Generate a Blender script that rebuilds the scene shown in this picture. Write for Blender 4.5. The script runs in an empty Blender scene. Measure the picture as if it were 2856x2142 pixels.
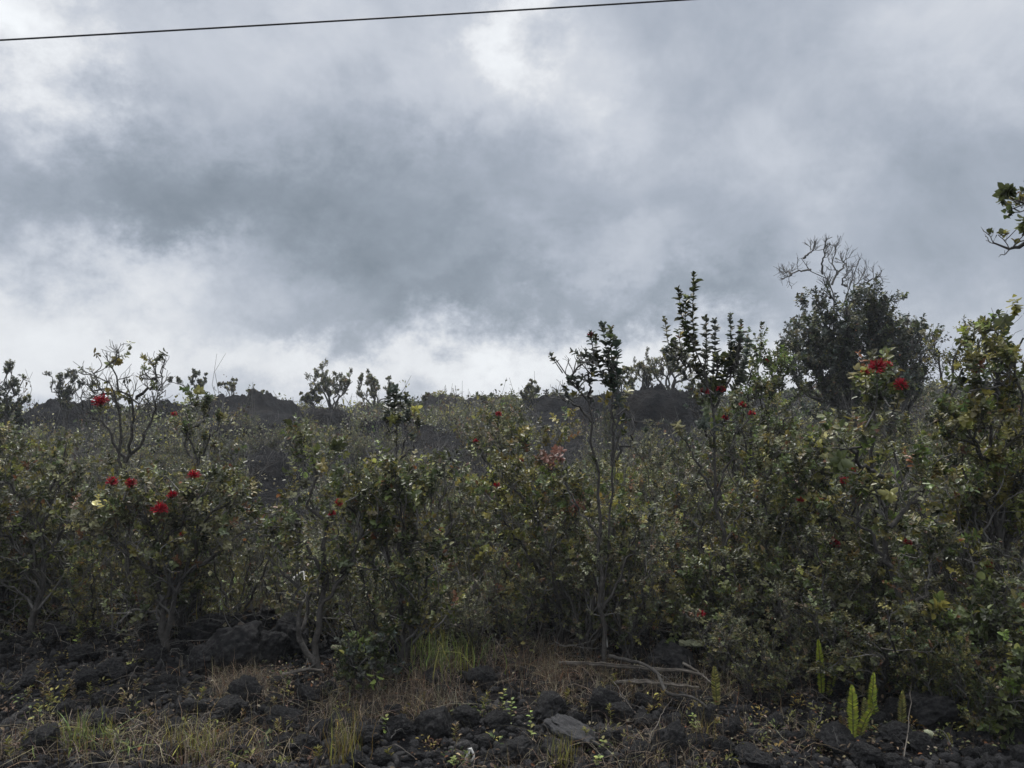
import bpy, math, random
import numpy as np
from mathutils import Vector, noise as mnoise, Matrix

random.seed(7)
R = np.random.default_rng(11)
scene = bpy.context.scene
COL = scene.collection

# ------------------------------------------------------------------ camera
F = 2157.0            # focal length in photo pixels (photo is 2856 x 2142)
HZ = 1140.0           # row of the true horizon
PITCH = math.atan((HZ - 1071.0) / F)
EYE = 1.6
cam_d = bpy.data.cameras.new('camera')
cam_d.sensor_width = 36.0
cam_d.lens = 36.0 * F / 2856.0
cam_d.clip_start = 0.05
cam_d.clip_end = 9000
cam = bpy.data.objects.new('camera', cam_d)
COL.objects.link(cam)
cam.location = (0, 0, EYE)
cam.rotation_euler = (math.pi / 2 + PITCH, 0, 0)
scene.camera = cam
CP, SP = math.cos(PITCH), math.sin(PITCH)

def ray(px, py):
    x = (px - 1428.0) / F
    z = (1071.0 - py) / F
    return np.array([x, CP - z * SP, SP + z * CP])

def P(px, py, d):
    """point at depth d (metres along +y) seen at photo pixel px, py"""
    r = ray(px, py)
    return np.array([0, 0, EYE]) + r * (d / r[1])

# ------------------------------------------------------------------ noise and terrain
def vnoise(x, y, seed=0):
    x = np.asarray(x, float); y = np.asarray(y, float)
    xi = np.floor(x).astype(np.int64); yi = np.floor(y).astype(np.int64)
    fx = x - xi; fy = y - yi
    fx = fx * fx * (3 - 2 * fx); fy = fy * fy * (3 - 2 * fy)
    def h(a, b):
        n = (a * 374761393 + b * 668265263 + seed * 1442695041) & 0x7fffffff
        n = ((n ^ (n >> 13)) * 1274126177) & 0x7fffffff
        n = ((n ^ (n >> 16)) * 2246822519) & 0x7fffffff
        return (n & 0xffff) / 32767.5 - 1.0
    a = h(xi, yi); b = h(xi + 1, yi); c = h(xi, yi + 1); d = h(xi + 1, yi + 1)
    return (a * (1 - fx) + b * fx) * (1 - fy) + (c * (1 - fx) + d * fx) * fy

def fbm(x, y, f, octv=4, seed=0, gain=0.5):
    s = 0; a = 1.0
    for o in range(octv):
        s = s + a * vnoise(x * f, y * f, seed + o * 17)
        a *= gain; f *= 2.03
    return s

CREST_PX = [-3000, -900, 0, 90, 300, 440, 540, 640, 740, 830, 960, 1100, 1200, 1270, 1400, 1500, 1620, 1740, 1930, 2200, 2856, 3600, 6000]
CREST_PY = [1160, 1150, 1150, 1150, 1148, 1140, 1132, 1120, 1122, 1134, 1140, 1129, 1119, 1114, 1117, 1112, 1110, 1108, 1105, 1098, 1080, 1070, 1070]
RC = 38.0
# black lava mounds: column, depth (m), half width in columns, half depth (m), top row
MOUNDS = [(190, 24.0, 100, 1.6, 1126), (600, 29.0, 80, 1.8, 1121), (690, 28.5, 80, 1.6, 1112), (760, 29.0, 60, 1.6, 1119), (455, 25.0, 45, 1.2, 1128),
          (1770, 22.0, 95, 1.3, 1098), (1870, 21.5, 95, 1.2, 1096), (1660, 24.5, 85, 1.5, 1108), (1540, 28.0, 80, 1.6, 1112), (1240, 33.0, 60, 1.5, 1111), (1345, 35.0, 50, 1.2, 1113),
          (770, 13.0, 85, 1.4, 1300), (900, 24.0, 90, 1.2, 1146), (700, 19.0, 110, 1.3, 1190), (1080, 22.0, 100, 1.0, 1170)]

def ground(x, y, fine=True):
    x = np.asarray(x, float); y = np.asarray(y, float)
    r = np.sqrt(x * x + y * y) + 1e-6
    front = np.clip(y / r, 0.0, 1.0)
    px = np.where(y > 0.05, 1428 + F * x / np.maximum(y, 0.05), np.where(x < 0, -3000, 6000))
    cz = EYE + (HZ - np.interp(px, CREST_PX, CREST_PY)) / F * RC - 0.08
    t = np.clip((r - 5.5) / (RC - 5.5), 0, 1)
    s = t * t * (3 - 2 * t) * 0.45 + t * 0.55
    z = cz * s * np.clip(front * 1.6, 0, 1)
    beyond = np.clip(r - RC - 2, 0, None)
    z = z - 4.5 * (1 - np.exp(-beyond / 60.0))
    mid = np.clip((r - 6) / 8, 0, 1)
    z = z + (0.035 + 0.09 * mid) * fbm(x, y, 0.45, 3, 3)
    for (mx, md, hw, hd, row) in MOUNDS:
        cx = (mx - 1428) / F * md; w = hw / F * md
        top = EYE + (HZ - row) / F * md - 0.10
        wob = 1 + 0.4 * vnoise(x * 1.7, y * 1.7, 5)
        q = ((np.abs(x - cx) / w) ** 2.6 + (np.abs(y - md) / hd) ** 2.6) * wob
        msk = np.exp(-q ** 1.8)
        rag = 0.10 * vnoise(x * 2.1, y * 2.1, 8) + ((0.17 * np.abs(fbm(x, y, 3.4, 4, 12, 0.62))) if fine else 0.06)
        z = z + msk * (np.maximum(top - z, 0) + rag)
    # a low bank of rubble where the thicket starts
    z = z + 0.10 * np.exp(-((r - 5.9) / 0.9) ** 2) * (1 + vnoise(x * 0.9, y * 0.9, 21)) * 0.6
    if fine:
        z = z + (0.018 + 0.075 * mid) * np.abs(fbm(x, y, 2.6, 4, 9, 0.6))
    return z

def G(px, py):
    """where the ray of a photo pixel meets the ground"""
    r = ray(px, py)
    d = np.linspace(2.0, 45, 900)
    xs = r[0] / r[1] * d; zs = EYE + r[2] / r[1] * d
    g = ground(xs, d)
    k = np.nonzero(zs <= g)[0]
    i = k[0] if len(k) else len(d) - 1
    return np.array([xs[i], d[i], g[i]])

# ------------------------------------------------------------------ materials
def nodes(name):
    m = bpy.data.materials.new(name); m.use_nodes = True
    nt = m.node_tree; nt.nodes.clear()
    out = nt.nodes.new('ShaderNodeOutputMaterial')
    return m, nt, out

def N(nt, t, **kw):
    n = nt.nodes.new(t)
    for k, v in kw.items():
        if k in n.inputs.keys():
            n.inputs[k].default_value = v
        else:
            setattr(n, k, v)
    return n

def ramp(nt, fac, stops):
    n = nt.nodes.new('ShaderNodeValToRGB')
    e = n.color_ramp.elements
    while len(e) > 1: e.remove(e[-1])
    e[0].position = stops[0][0]; e[0].color = (*stops[0][1], 1)
    for p, c in stops[1:]:
        q = e.new(p); q.color = (*c, 1)
    nt.links.new(fac, n.inputs[0])
    return n.outputs[0]

def leaf_material(name, rough=0.40, trans=0.40, spec=0.5):
    m, nt, out = nodes(name)
    at = N(nt, 'ShaderNodeAttribute', attribute_name='tint')
    tc = N(nt, 'ShaderNodeTexCoord')
    nz = N(nt, 'ShaderNodeTexNoise', Scale=55.0, Detail=2.0)
    nt.links.new(tc.outputs['Object'], nz.inputs['Vector'])
    mr = N(nt, 'ShaderNodeMapRange'); mr.inputs['To Min'].default_value = 0.65; mr.inputs['To Max'].default_value = 1.35
    nt.links.new(nz.outputs['Fac'], mr.inputs['Value'])
    mul = N(nt, 'ShaderNodeVectorMath', operation='SCALE')
    nt.links.new(at.outputs['Vector'], mul.inputs[0]); nt.links.new(mr.outputs[0], mul.inputs['Scale'])
    b = N(nt, 'ShaderNodeBsdfPrincipled', Roughness=rough)
    b.inputs['Specular IOR Level'].default_value = spec
    nt.links.new(mul.outputs[0], b.inputs['Base Color'])
    tr = N(nt, 'ShaderNodeBsdfTranslucent'); nt.links.new(mul.outputs[0], tr.inputs['Color'])
    mx = N(nt, 'ShaderNodeMixShader'); mx.inputs[0].default_value = trans
    nt.links.new(b.outputs[0], mx.inputs[1]); nt.links.new(tr.outputs[0], mx.inputs[2])
    nt.links.new(mx.outputs[0], out.inputs['Surface'])
    return m

def noisy_material(name, stops, scale=8.0, rough=0.9, bump=0.3, bump_scale=40.0, coord='Object', detail=6.0, spec=0.3, dist=0.02):
    m, nt, out = nodes(name)
    tc = N(nt, 'ShaderNodeTexCoord')
    nz = N(nt, 'ShaderNodeTexNoise', Scale=scale, Detail=detail, Roughness=0.65)
    nt.links.new(tc.outputs[coord], nz.inputs['Vector'])
    c = ramp(nt, nz.outputs['Fac'], stops)
    b = N(nt, 'ShaderNodeBsdfPrincipled', Roughness=rough)
    b.inputs['Specular IOR Level'].default_value = spec
    nt.links.new(c, b.inputs['Base Color'])
    if bump:
        n2 = N(nt, 'ShaderNodeTexNoise', Scale=bump_scale, Detail=5.0, Roughness=0.7)
        nt.links.new(tc.outputs[coord], n2.inputs['Vector'])
        bp = N(nt, 'ShaderNodeBump', Strength=bump, Distance=dist)
        nt.links.new(n2.outputs['Fac'], bp.inputs['Height'])
        nt.links.new(bp.outputs[0], b.inputs['Normal'])
    nt.links.new(b.outputs[0], out.inputs['Surface'])
    return m

M = {}
M['leaf'] = leaf_material('glossy_leaf')
M['blade'] = leaf_material('grass_blade', 0.6, 0.25, 0.3)
M['dry'] = leaf_material('dry_litter', 0.8, 0.1, 0.2)
M['petal'] = leaf_material('red_stamens', 0.5, 0.3, 0.3)
M['bark'] = noisy_material('bark', [(0.3, (0.028, 0.026, 0.024)), (0.55, (0.062, 0.057, 0.052)), (0.78, (0.14, 0.13, 0.12))], 26, 0.9, 0.6, 90)
M['twig'] = noisy_material('twig_bark', [(0.3, (0.055, 0.051, 0.047)), (0.55, (0.13, 0.123, 0.115)), (0.75, (0.25, 0.24, 0.225))], 9, 0.85, 0)
M['deadwood'] = noisy_material('bleached_wood', [(0.3, (0.045, 0.039, 0.033)), (0.55, (0.12, 0.105, 0.09)), (0.8, (0.22, 0.20, 0.18))], 14, 0.85, 0.5, 60)
M['greywood'] = noisy_material('grey_dead_bark', [(0.3, (0.075, 0.072, 0.068)), (0.7, (0.17, 0.163, 0.155))], 12, 0.9, 0.3, 60)
M['white'] = noisy_material('white_wood', [(0.3, (0.28, 0.27, 0.25)), (0.7, (0.5, 0.49, 0.47))], 18, 0.8, 0.3, 60)
M['cable'] = noisy_material('black_cable', [(0.3, (0.018, 0.018, 0.02)), (0.7, (0.03, 0.03, 0.033))], 5, 0.55, 0)
M['lichen'] = noisy_material('pale_lichen', [(0.3, (0.20, 0.21, 0.13)), (0.65, (0.42, 0.43, 0.29))], 60, 0.95, 0.6, 120)
M['rock'] = noisy_material('lava_rock', [(0.3, (0.009, 0.009, 0.010)), (0.48, (0.022, 0.0215, 0.023)), (0.62, (0.046, 0.044, 0.044)), (0.76, (0.10, 0.094, 0.087))],
                           5, 0.85, 0.9, 45, 'Object', 9.0, 0.2, 0.03)
M['rockgrey'] = noisy_material('grey_lava_slab', [(0.3, (0.022, 0.022, 0.024)), (0.6, (0.042, 0.041, 0.043)), (0.8, (0.066, 0.064, 0.062))],
                               5, 0.8, 0.7, 40, 'Object', 9.0, 0.35, 0.02)

def ground_material():
    m, nt, out = nodes('lava_ground')
    tc = N(nt, 'ShaderNodeTexCoord')
    n1 = N(nt, 'ShaderNodeTexNoise', Scale=3.0, Detail=10.0, Roughness=0.7); nt.links.new(tc.outputs['Object'], n1.inputs['Vector'])
    rock = ramp(nt, n1.outputs['Fac'], [(0.3, (0.004, 0.004, 0.005)), (0.6, (0.0095, 0.0095, 0.011)), (0.8, (0.022, 0.021, 0.021))])
    n2 = N(nt, 'ShaderNodeTexNoise', Scale=0.9, Detail=8.0, Roughness=0.75); nt.links.new(tc.outputs['Object'], n2.inputs['Vector'])
    lit = ramp(nt, n2.outputs['Fac'], [(0.48, (0, 0, 0)), (0.6, (1, 1, 1))])
    n3 = N(nt, 'ShaderNodeTexNoise', Scale=45.0, Detail=4.0); nt.links.new(tc.outputs['Object'], n3.inputs['Vector'])
    soil = ramp(nt, n3.outputs['Fac'], [(0.35, (0.014, 0.012, 0.010)), (0.55, (0.034, 0.027, 0.021)), (0.7, (0.075, 0.062, 0.046))])
    mx = N(nt, 'ShaderNodeMix', data_type='RGBA')
    mm = N(nt, 'ShaderNodeMath', operation='MULTIPLY'); mm.inputs[1].default_value = 0.22
    nt.links.new(lit, mm.inputs[0]); nt.links.new(mm.outputs[0], mx.inputs[0])
    nt.links.new(rock, mx.inputs[6]); nt.links.new(soil, mx.inputs[7])
    b = N(nt, 'ShaderNodeBsdfPrincipled', Roughness=0.9); b.inputs['Specular IOR Level'].default_value = 0.06
    nt.links.new(mx.outputs[2], b.inputs['Base Color'])
    vo = N(nt, 'ShaderNodeTexVoronoi', Scale=9.0); nt.links.new(tc.outputs['Object'], vo.inputs['Vector'])
    ad = N(nt, 'ShaderNodeMath', operation='ADD'); nt.links.new(n3.outputs['Fac'], ad.inputs[0]); nt.links.new(vo.outputs['Distance'], ad.inputs[1])
    bp = N(nt, 'ShaderNodeBump', Strength=0.9, Distance=0.05); nt.links.new(ad.outputs[0], bp.inputs['Height'])
    nt.links.new(bp.outputs[0], b.inputs['Normal'])
    nt.links.new(b.outputs[0], out.inputs['Surface'])
    return m
M['ground'] = ground_material()

# ------------------------------------------------------------------ mesh builders
def unit(v):
    return v / np.maximum(np.linalg.norm(v, axis=-1, keepdims=True), 1e-9)

class MB:
    """collects quads/tris (numpy) with an optional colour per vertex; one mesh object at the end"""
    def __init__(s):
        s.v = []; s.q = []; s.c = []; s.n = 0
    def add(s, verts, quads, col=None):
        verts = np.asarray(verts, np.float32).reshape(-1, 3)
        s.v.append(verts); s.q.append(np.asarray(quads, np.int64).reshape(-1, 4) + s.n)
        if col is None: col = np.ones((len(verts), 3), np.float32) * 0.5
        s.c.append(np.asarray(col, np.float32).reshape(-1, 3))
        s.n += len(verts)
    def tubes(s, Pt, Rd, sides=5, col=None):
        """Pt (N,n,3) polylines, Rd (N,n) radii"""
        Pt = np.asarray(Pt, float); Rd = np.asarray(Rd, float)
        if len(Pt) == 0: return
        Nn, n, _ = Pt.shape
        T = np.empty_like(Pt)
        T[:, 1:-1] = Pt[:, 2:] - Pt[:, :-2]; T[:, 0] = Pt[:, 1] - Pt[:, 0]; T[:, -1] = Pt[:, -1] - Pt[:, -2]
        T = unit(T)
        chord = unit(Pt[:, -1] - Pt[:, 0])
        ref = np.where(np.abs(chord[:, 2:3]) < 0.7, np.array([[0, 0, 1.0]]), np.array([[1.0, 0.13, 0]]))
        U = unit(np.cross(T, ref[:, None, :])); V = np.cross(T, U)
        a = np.arange(sides) / sides * 2 * np.pi
        ring = U[:, :, None, :] * np.cos(a)[None, None, :, None] + V[:, :, None, :] * np.sin(a)[None, None, :, None]
        verts = Pt[:, :, None, :] + ring * Rd[:, :, None, None]
        idx = np.arange(Nn * n * sides).reshape(Nn, n, sides)
        a0 = idx[:, :-1]; a1 = idx[:, 1:]
        q = np.stack([a0, np.roll(a0, -1, 2), np.roll(a1, -1, 2), a1], -1)
        c = None if col is None else np.repeat(np.asarray(col, float).reshape(Nn, 1, 3), n * sides, 1)
        s.add(verts, q, c)
    def leaves(s, O, D, Nn, L, W, col, cup=0.16, droop=0.12):
        """O origin, D direction, Nn normal, L length, W half width; oval leaf of two quads folded on the midrib"""
        if len(O) == 0: return
        D = unit(D); S = unit(np.cross(D, Nn)); Nn = np.cross(S, D)
        L = L[:, None]; W = W[:, None]
        base = O; tip = O + D * L - Nn * L * droop
        def pt(t, side):
            return O + D * L * t + S * W * side + Nn * L * (cup * abs(side) - droop * t * t)
        V = np.stack([base, pt(0.36, 1.0), pt(0.76, 0.78), tip, pt(0.76, -0.78), pt(0.36, -1.0)], 1)
        i = np.arange(len(O))[:, None] * 6
        q = np.concatenate([i + np.array([[0, 1, 2, 3]]), i + np.array([[0, 3, 4, 5]])], 0)
        s.add(V, q, np.repeat(col[:, None, :], 6, 1))
    def blades(s, Pt, Wd, side, col):
        """Pt (N,n,3) centre line, Wd (N,n) half width, side (N,3)"""
        Nn, n, _ = Pt.shape
        Lp = Pt + side[:, None, :] * Wd[:, :, None]; Rp = Pt - side[:, None, :] * Wd[:, :, None]
        V = np.stack([Lp, Rp], 2)
        idx = np.arange(Nn * n * 2).reshape(Nn, n, 2)
        q = np.stack([idx[:, :-1, 0], idx[:, :-1, 1], idx[:, 1:, 1], idx[:, 1:, 0]], -1)
        s.add(V, q, np.repeat(col[:, None, :], n * 2, 1))
    def mesh(s, name, mat, smooth=True):
        v = np.concatenate(s.v); q = np.concatenate(s.q); c = np.concatenate(s.c)
        me = bpy.data.meshes.new(name)
        me.vertices.add(len(v)); me.vertices.foreach_set('co', v.ravel())
        me.loops.add(len(q) * 4); me.loops.foreach_set('vertex_index', q.ravel().astype(np.int32))
        me.polygons.add(len(q))
        me.polygons.foreach_set('loop_start', (np.arange(len(q)) * 4).astype(np.int32))
        me.polygons.foreach_set('use_smooth', np.full(len(q), smooth))
        at = me.attributes.new('tint', 'FLOAT_COLOR', 'POINT')
        at.data.foreach_set('color', np.concatenate([c, np.ones((len(c), 1), np.float32)], 1).ravel())
        me.update(calc_edges=True)
        me.materials.append(mat)
        return me
    def build(s, name, mat, parent=None, smooth=True, origin=None):
        if s.n == 0: return None
        if origin is not None:
            s.v = [x - np.asarray(origin, np.float32) for x in s.v]
        o = bpy.data.objects.new(name, s.mesh(name, mat, smooth))
        COL.objects.link(o)
        if parent is not None: o.parent = parent
        elif origin is not None: o.location = origin
        return o

def tag(o, label=None, cat=None, group=None, kind=None):
    if label: o['label'] = label
    if cat: o['category'] = cat
    if group: o['group'] = group
    if kind: o['kind'] = kind
    return o

def thing(name, loc, label, cat, group=None, rz=0.0):
    o = bpy.data.objects.new(name, None); COL.objects.link(o)
    o.empty_display_size = 0.1
    o.location = loc; o.rotation_euler = (0, 0, rz)
    return tag(o, label, cat, group)

def resample(pts, n):
    pts = np.asarray(pts, float)
    # Catmull-Rom through the control points, then even arc length
    p = np.vstack([2 * pts[0] - pts[1], pts, 2 * pts[-1] - pts[-2]])
    out = []
    for i in range(1, len(p) - 2):
        t = np.linspace(0, 1, 8, endpoint=False)[:, None]
        a, b, c, d = p[i - 1], p[i], p[i + 1], p[i + 2]
        out.append(0.5 * (2 * b + (c - a) * t + (2 * a - 5 * b + 4 * c - d) * t ** 2 + (3 * b - a - 3 * c + d) * t ** 3))
    out.append(p[-2:-1]); q = np.vstack(out)
    s = np.concatenate([[0], np.cumsum(np.linalg.norm(np.diff(q, axis=0), axis=1))])
    u = np.linspace(0, s[-1], n)
    return np.stack([np.interp(u, s, q[:, k]) for k in range(3)], 1)

def grow(PP, PR, k, length, rng, ang=(0.5, 1.1), up=0.35, wob=0.35, n=5, rs=0.6, t0=0.3, t1=1.0, taper=0.3, rmin=0.0008):
    """k children on every parent polyline"""
    N0, m, _ = PP.shape
    if N0 == 0 or k <= 0: return np.zeros((0, n, 3)), np.zeros((0, n))
    idx = np.repeat(np.arange(N0), k); Nn = len(idx)
    t = rng.uniform(t0, t1, Nn) * (m - 1); i = np.clip(t.astype(int), 0, m - 2); f = (t - i)[:, None]
    o = PP[idx, i] * (1 - f) + PP[idx, i + 1] * f
    tan = unit(PP[idx, i + 1] - PP[idx, i])
    r0 = (PR[idx, i] * (1 - f[:, 0]) + PR[idx, i + 1] * f[:, 0]) * rs
    perp = unit(np.cross(tan, rng.normal(size=(Nn, 3))))
    a = rng.uniform(*ang, Nn)[:, None]
    d = unit(tan * np.cos(a) + perp * np.sin(a) + np.array([0, 0, up]))
    L = rng.uniform(length[0], length[1], Nn) * (1.15 - 0.45 * (t / (m - 1)))
    step = (L / (n - 1))[:, None]
    out = [o]; cur = o
    for j in range(n - 1):
        d = unit(d + rng.normal(size=(Nn, 3)) * wob + np.array([0, 0, up * 0.35]))
        cur = cur + d * step; out.append(cur)
    C = np.stack(out, 1)
    tt = np.linspace(0, 1, n)[None, :]
    Rr = np.maximum(r0[:, None] * (1 - (1 - taper) * tt), rmin)
    return C, Rr

PAL = {
    'dark': ((0.045, 0.054, 0.020), 0.45), 'grey': ((0.125, 0.128, 0.066), 0.45), 'olive': ((0.150, 0.138, 0.040), 0.45),
    'yellow': ((0.185, 0.18, 0.045), 0.3), 'lime': ((0.15, 0.19, 0.05), 0.3), 'rust': ((0.16, 0.075, 0.035), 0.3),
    'pink': ((0.22, 0.105, 0.08), 0.3), 'tan': ((0.20, 0.155, 0.09), 0.3), 'blue': ((0.062, 0.074, 0.058), 0.3), 'green': ((0.085, 0.108, 0.036), 0.35),
    'fern': ((0.26, 0.30, 0.035), 0.2), 'ochre': ((0.17, 0.12, 0.03), 0.25), 'straw': ((0.20, 0.165, 0.12), 0.3), 'brown': ((0.075, 0.052, 0.036), 0.3),
}
def tints(mix, n, rng):
    names = list(mix); w = np.array([mix[k] for k in names], float); w /= w.sum()
    ch = rng.choice(len(names), n, p=w)
    base = np.array([PAL[k][0] for k in names])[ch]
    var = np.array([PAL[k][1] for k in names])[ch]
    return base * np.exp(rng.normal(size=n) * var)[:, None] * (1 + rng.normal(size=(n, 3)) * 0.06)

MIX_GREY = {'dark': 3, 'grey': 4, 'olive': 2, 'yellow': .25, 'rust': .15, 'tan': .2}
MIX_GREEN = {'dark': 3, 'green': 3, 'olive': 2, 'grey': 2, 'yellow': .5, 'lime': .2, 'rust': .15}
MIX_YEL = {'olive': 4, 'yellow': 2, 'green': 2, 'dark': 2, 'ochre': .5, 'rust': .3, 'lime': .3}
MIX_DARK = {'blue': 5, 'dark': 2, 'grey': 2.5, 'olive': .6}
MIX_RUST = {'olive': 3, 'rust': 1.5, 'pink': .5, 'dark': 2, 'grey': 2, 'ochre': .4}

def put_leaves(mb, TP, rng, per, mix, size=0.032, t0=0.35, keep=1.0, open_=0.8, wr=0.31):
    """leaves in crossed pairs along the ends of twigs TP (N,n,3)"""
    if keep < 1.0: TP = TP[rng.random(len(TP)) < keep]
    N0, m, _ = TP.shape
    if N0 == 0: return
    hue = tints(mix, N0, rng)
    j = np.tile(np.arange(per), N0); idx = np.repeat(np.arange(N0), per)
    t = np.clip(t0 + (1 - t0) * (j // 2 + 0.5) / max(per / 2, 1) + rng.normal(size=len(j)) * 0.03, 0, 0.999) * (m - 1)
    i = np.clip(t.astype(int), 0, m - 2); f = (t - i)[:, None]
    o = TP[idx, i] * (1 - f) + TP[idx, i + 1] * f
    tan = unit(TP[idx, i + 1] - TP[idx, i])
    ref = unit(np.cross(tan, np.array([0.31, 0.17, 0.93]))); ref2 = np.cross(tan, ref)
    ph = rng.uniform(0, 6.28, N0)[idx] + (j % 2) * np.pi + (j // 2) * (np.pi / 2) + rng.normal(size=len(j)) * 0.35
    rad = ref * np.cos(ph)[:, None] + ref2 * np.sin(ph)[:, None]
    u = t / (m - 1)
    lift = np.where(u > 0.85, 1.0, 0.45)[:, None] + rng.normal(size=(len(j), 1)) * 0.2
    d = unit(rad * open_ + tan * lift + rng.normal(size=(len(j), 3)) * 0.12)
    nrm = unit(tan + np.array([0, 0, 0.35]) + rng.normal(size=(len(j), 3)) * 0.25)
    L = size * np.exp(rng.normal(size=len(j)) * 0.2) * np.where(u > 0.9, 0.75, 1.0)
    c = hue[idx] * np.exp(rng.normal(size=len(j)) * 0.22)[:, None]
    odd = rng.random(len(j)) < 0.06
    c[odd] = tints({'yellow': 2, 'rust': 1, 'tan': 1.5, 'grey': 2}, odd.sum(), rng)
    mb.leaves(o, d, nrm, L, L * wr * rng.uniform(0.85, 1.2, len(j)), c)

def tuft(mb, c, rng, n=14, size=0.035, mix=MIX_GREEN, up=(0, 0, 1.0), spread=0.03):
    """a rosette of leaves round a twig tip"""
    c = np.asarray(c, float); up = unit(np.asarray(up, float) + rng.normal(size=3) * 0.25)
    ph = rng.uniform(0, 6.28) + np.arange(n) * 2.4
    el = np.linspace(-0.25, 1.2, n)
    a = unit(np.cross(up, np.array([0.3, 0.9, 0.2]))); b = np.cross(up, a)
    d = (a * np.cos(ph)[:, None] + b * np.sin(ph)[:, None]) * np.cos(el)[:, None] + up * np.sin(el)[:, None]
    o = c + up * (el[:, None] - 0.6) * spread + rng.normal(size=(n, 3)) * 0.004
    nrm = up - d * (d @ up)[:, None] + rng.normal(size=(n, 3)) * 0.15 + up * 0.2
    col = np.repeat(tints(mix, 1, rng), n, 0) * np.exp(rng.normal(size=n) * 0.18)[:, None]
    L = size * rng.uniform(0.75, 1.2, n)
    mb.leaves(o, d, nrm, L, L * 0.32, col)

# ------------------------------------------------------------------ flowers
def pompom(c, size, rng, up=(0, 0, 1.0), half=False, tone=1.0):
    """red brush of stamens: size = diameter in m"""
    mb = MB(); n = int(110 + 60 * min(1, size / 0.09))
    up = unit(np.asarray(up, float))
    d = unit(rng.normal(size=(n * 2, 3)))
    d = d[(d @ up) > (-0.15 if not half else 0.1)][:n]
    r = size * 0.5
    L = r * rng.uniform(0.7, 1.08, len(d))
    o = np.asarray(c) - up * r * 0.2 + d * r * 0.12
    bend = rng.normal(size=d.shape) * 0.1 * r
    Pt = np.stack([o, o + d * L[:, None] * 0.55 + bend * 0.3, o + d * L[:, None] + bend], 1)
    w = max(0.0011, size * 0.017)
    col = np.array([0.38, 0.011, 0.030]) * tone * np.exp(rng.normal(size=(len(d), 1)) * 0.45)
    mb.tubes(Pt, np.tile([w, w * 0.9, w * 1.15], (len(d), 1)), 3, col)
    cal = MB()
    nb = 9; ph = np.arange(nb) / nb * 6.28
    a = unit(np.cross(up, np.array([0.3, 0.9, 0.2]))); b = np.cross(up, a)
    dd = a * np.cos(ph)[:, None] + b * np.sin(ph)[:, None] + up * 0.5
    oo = np.tile(np.asarray(c) - up * r * 0.42, (nb, 1))
    cal.leaves(oo, dd, np.tile(up, (nb, 1)), np.full(nb, r * 0.55), np.full(nb, r * 0.2), tints({'grey': 1, 'rust': 1}, nb, rng))
    return mb, cal

def add_flower(root, c, size, rng, origin, up=(0, 0, 1.0), half=False, tone=1.0, detail=True):
    mb, cal = pompom(c, size, rng, up, half, tone)
    o = mb.build('flower', M['petal'], root, True, origin)
    # shift so each flower's own origin is at the flower
    if detail:
        cal.build('calyx', M['leaf'], o, True, origin)
    return o

# ------------------------------------------------------------------ shrubs
def shrub_parts(stems, radii, rng, k1=9, len1=(0.25, 0.5), k2=6, len2=(0.1, 0.22), per=14, mix=MIX_GREY, leaf=0.03, keep=0.85, up=0.35,
                t0=0.3, wob=0.3, leaf_t0=0.3, ang=(0.5, 1.1), rtwig=0.0022, spire=0.0, wobble=0.02, k3=0, len3=(0.05, 0.1), wr=0.31, open_=0.8, n0=14, bark=None, rs1=0.5):
    """stems: list of (n,3) control polylines.  Returns trunk, branchwork, foliage builders"""
    S = []
    for st in stems:
        q = resample(st, n0)
        w = rng.normal(size=(n0, 3)) * wobble; w[0] = 0
        w = w * np.linspace(0.4, 1, n0)[:, None]
        S.append(q + w)
    S = np.array(S)
    SR = np.stack([np.linspace(a, b, n0) for a, b in radii])
    tr, br, fo = MB(), MB(), MB()
    if leaf < .04: leaf = leaf * .94; keep = keep * .76
    tr.tubes(S, SR, 7)
    c1, r1 = grow(S, SR, k1, len1, rng, ang, up, wob, 7, rs1, t0, 1.0, 0.35, rtwig * 1.2)
    r1 = np.minimum(r1, 0.011)
    c2, r2 = grow(c1, r1, k2, len2, rng, ang, up * (1 + spire), wob, 5, 0.6, 0.25, 1.0, 0.5, rtwig * 0.6)
    r2 = np.clip(r2, rtwig * 0.6, rtwig * 1.6)
    br.tubes(c1, r1, 5); br.tubes(c2, r2, 3)
    tw = c2
    if k3:
        c3, r3 = grow(c2, r2, k3, len3, rng, ang, up, wob, 4, 0.6, 0.3, 1.0, 0.5, rtwig * 0.4)
        br.tubes(c3, r3, 3)
        put_leaves(fo, c3, rng, max(4, per // 2), mix, leaf, 0.2, keep, open_, wr)
    put_leaves(fo, tw, rng, per, mix, leaf, leaf_t0, keep, open_, wr)
    put_leaves(fo, c1[:, 3:], rng, max(4, per // 2), mix, leaf, 0.4, keep, open_, wr)
    return tr, br, fo, S, c1

def finish(name, label, cat, group, base, tr, br, fo, bark='bark', twig='twig'):
    root = thing(name, base, label, cat, group)
    tr.build('trunk', M[bark], root, True, base)
    br.build('twig_crown', M[twig], root, True, base)
    fo.build('foliage', M['leaf'], root, True, base)
    return root

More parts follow.
